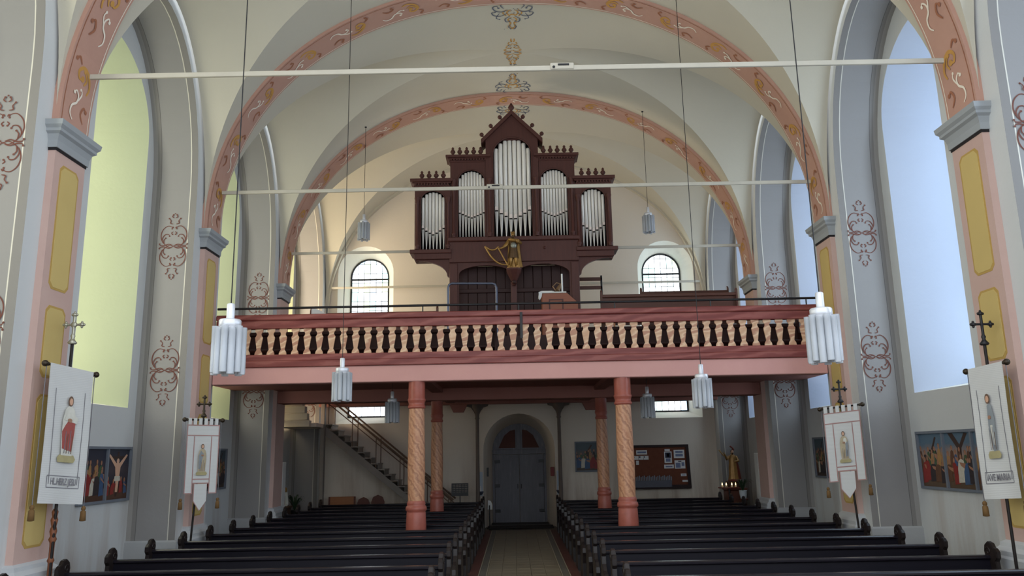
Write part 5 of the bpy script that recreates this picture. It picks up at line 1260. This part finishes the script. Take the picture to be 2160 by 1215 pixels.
def plant(label, x, y, z, n, h, spread, seed, pot=M_POT, pr=.11, cat='plant'):
    random.seed(seed); t = thing('potted_plant', label, cat, (x, y, z))
    m = MB(); m.lathe([(pr * .72, 0), (pr * .95, .12), (pr, .2), (pr * 1.05, .21), (pr * 1.05, .23), (pr * .9, .23), (pr * .85, .2)], (x, y, z), 16); part('pot', m, pot, t)
    m = MB(); m.lathe([(pr * .9, .2), (.001, .21)], (x, y, z), 12); part('soil', m, M_HAIR, t)
    for i in range(n):
        a = i * 2.4 + random.uniform(-.3, .3); s_ = spread * random.uniform(.6, 1.1); hh = h * random.uniform(.6, 1.0); w = .022
        P = crom([(0, 0, .2), (s_ * .35 * math.cos(a), s_ * .35 * math.sin(a), .2 + hh * .6), (s_ * .8 * math.cos(a), s_ * .8 * math.sin(a), .2 + hh), (s_ * 1.15 * math.cos(a), s_ * 1.15 * math.sin(a), .2 + hh * .82)], 4)
        m = MB(); vs = []; sd = Vector((-math.sin(a), math.cos(a), 0)); K = len(P)
        for j, p in enumerate(P):
            ww = w * math.sin(math.pi * (.15 + .85 * j / (K - 1))) + .002
            vs += [tuple(p + sd * ww + Vector((x, y, z))), tuple(p + Vector((x, y, z - .006))), tuple(p - sd * ww + Vector((x, y, z)))]
        fs = []
        for j in range(K - 1): fs += [(3 * j, 3 * j + 1, 3 * j + 4, 3 * j + 3), (3 * j + 1, 3 * j + 2, 3 * j + 5, 3 * j + 4)]
        m.add(vs, fs, 0, True); part('leaf', m, M_LEAF, t, recalc=False)
    return t
ps = thing('plant_stand', 'dark plant stand beside the saint statue', 'stand', (6.42, 23.72, 0))
m = MB(); m.lathe([(.14, 0), (.14, .03), (.03, .08), (.03, .84), (.14, .88), (.14, .92)], (6.42, 23.72, 0), 14); part('column', m, M_REDW, ps)
plant('white potted plant with long arching leaves on a stand', 6.42, 23.72, .92, 16, .36, .26, 4)
# radiator strip and panel by the third right pier
m = MB(); m.bbox(6.40, 6.44, 22.0, 22.3, 1.0, 2.2, .01); 
tag(link('white_wall_board', m.mesh('white_wall_board', M_PAPER)), 'narrow white board leaning on the third right pier', 'board')
m = MB(); m.bbox(-6.44, -6.40, 22.0, 22.3, 1.0, 2.2, .01)
tag(link('white_wall_board', m.mesh('white_wall_board', M_PAPER)), 'narrow white board leaning on the third left pier', 'board')
# left rear corner
plant('dark bushy plant in the left rear corner', -6.75, 24.6, .55, 22, .5, .34, 9, M_IRON, .13)
m = MB(); m.lathe([(.2, 0), (.2, .04), (.16, .06), (.16, .5), (.2, .52), (.2, .55)], (-6.75, 24.6, 0), 14); tag(link('plant_plinth', m.mesh('plant_plinth', M_HAIR)), 'dark round plinth under the bushy plant in the left rear corner', 'plinth')
pd = thing('statue_pedestal', 'dark narrow pedestal under the little saint statue behind the third left pier', 'pedestal', (-6.62, 22.9, 0))
m = MB(); m.bbox(-6.80, -6.44, 22.72, 23.08, 0, .95, .02); part('body', m, M_HAIR, pd); m = MB(); m.bbox(-6.84, -6.40, 22.68, 23.12, .95, 1.0, .01); part('top', m, M_HAIR, pd)
saint('little painted saint statue behind the third left pier', -6.62, 22.9, 1.0, .62, M_STATUEROBE, M_ROBEWHITE)
t = thing('wall_crucifix', 'small black crucifix hanging in the left rear niche', 'crucifix', (-7.27, 24.2, 1.7))
m = MB(); m.bbox(-7.28, -7.25, 24.17, 24.23, 1.55, 2.05, .006); m.bbox(-7.28, -7.25, 24.05, 24.35, 1.86, 1.92, .006); part('cross', m, M_IRON, t)
m = MB(); m.tube([(-7.235, 24.2, 1.62), (-7.23, 24.2, 1.75), (-7.235, 24.2, 1.87)], [.015, .025, .03], 6); m.tube([(-7.24, 24.07, 1.92), (-7.235, 24.2, 1.86), (-7.24, 24.33, 1.92)], .012, 5); m.sphere((-7.225, 24.2, 1.92), .03, 8, 6); part('corpus', m, M_SILVER, t)
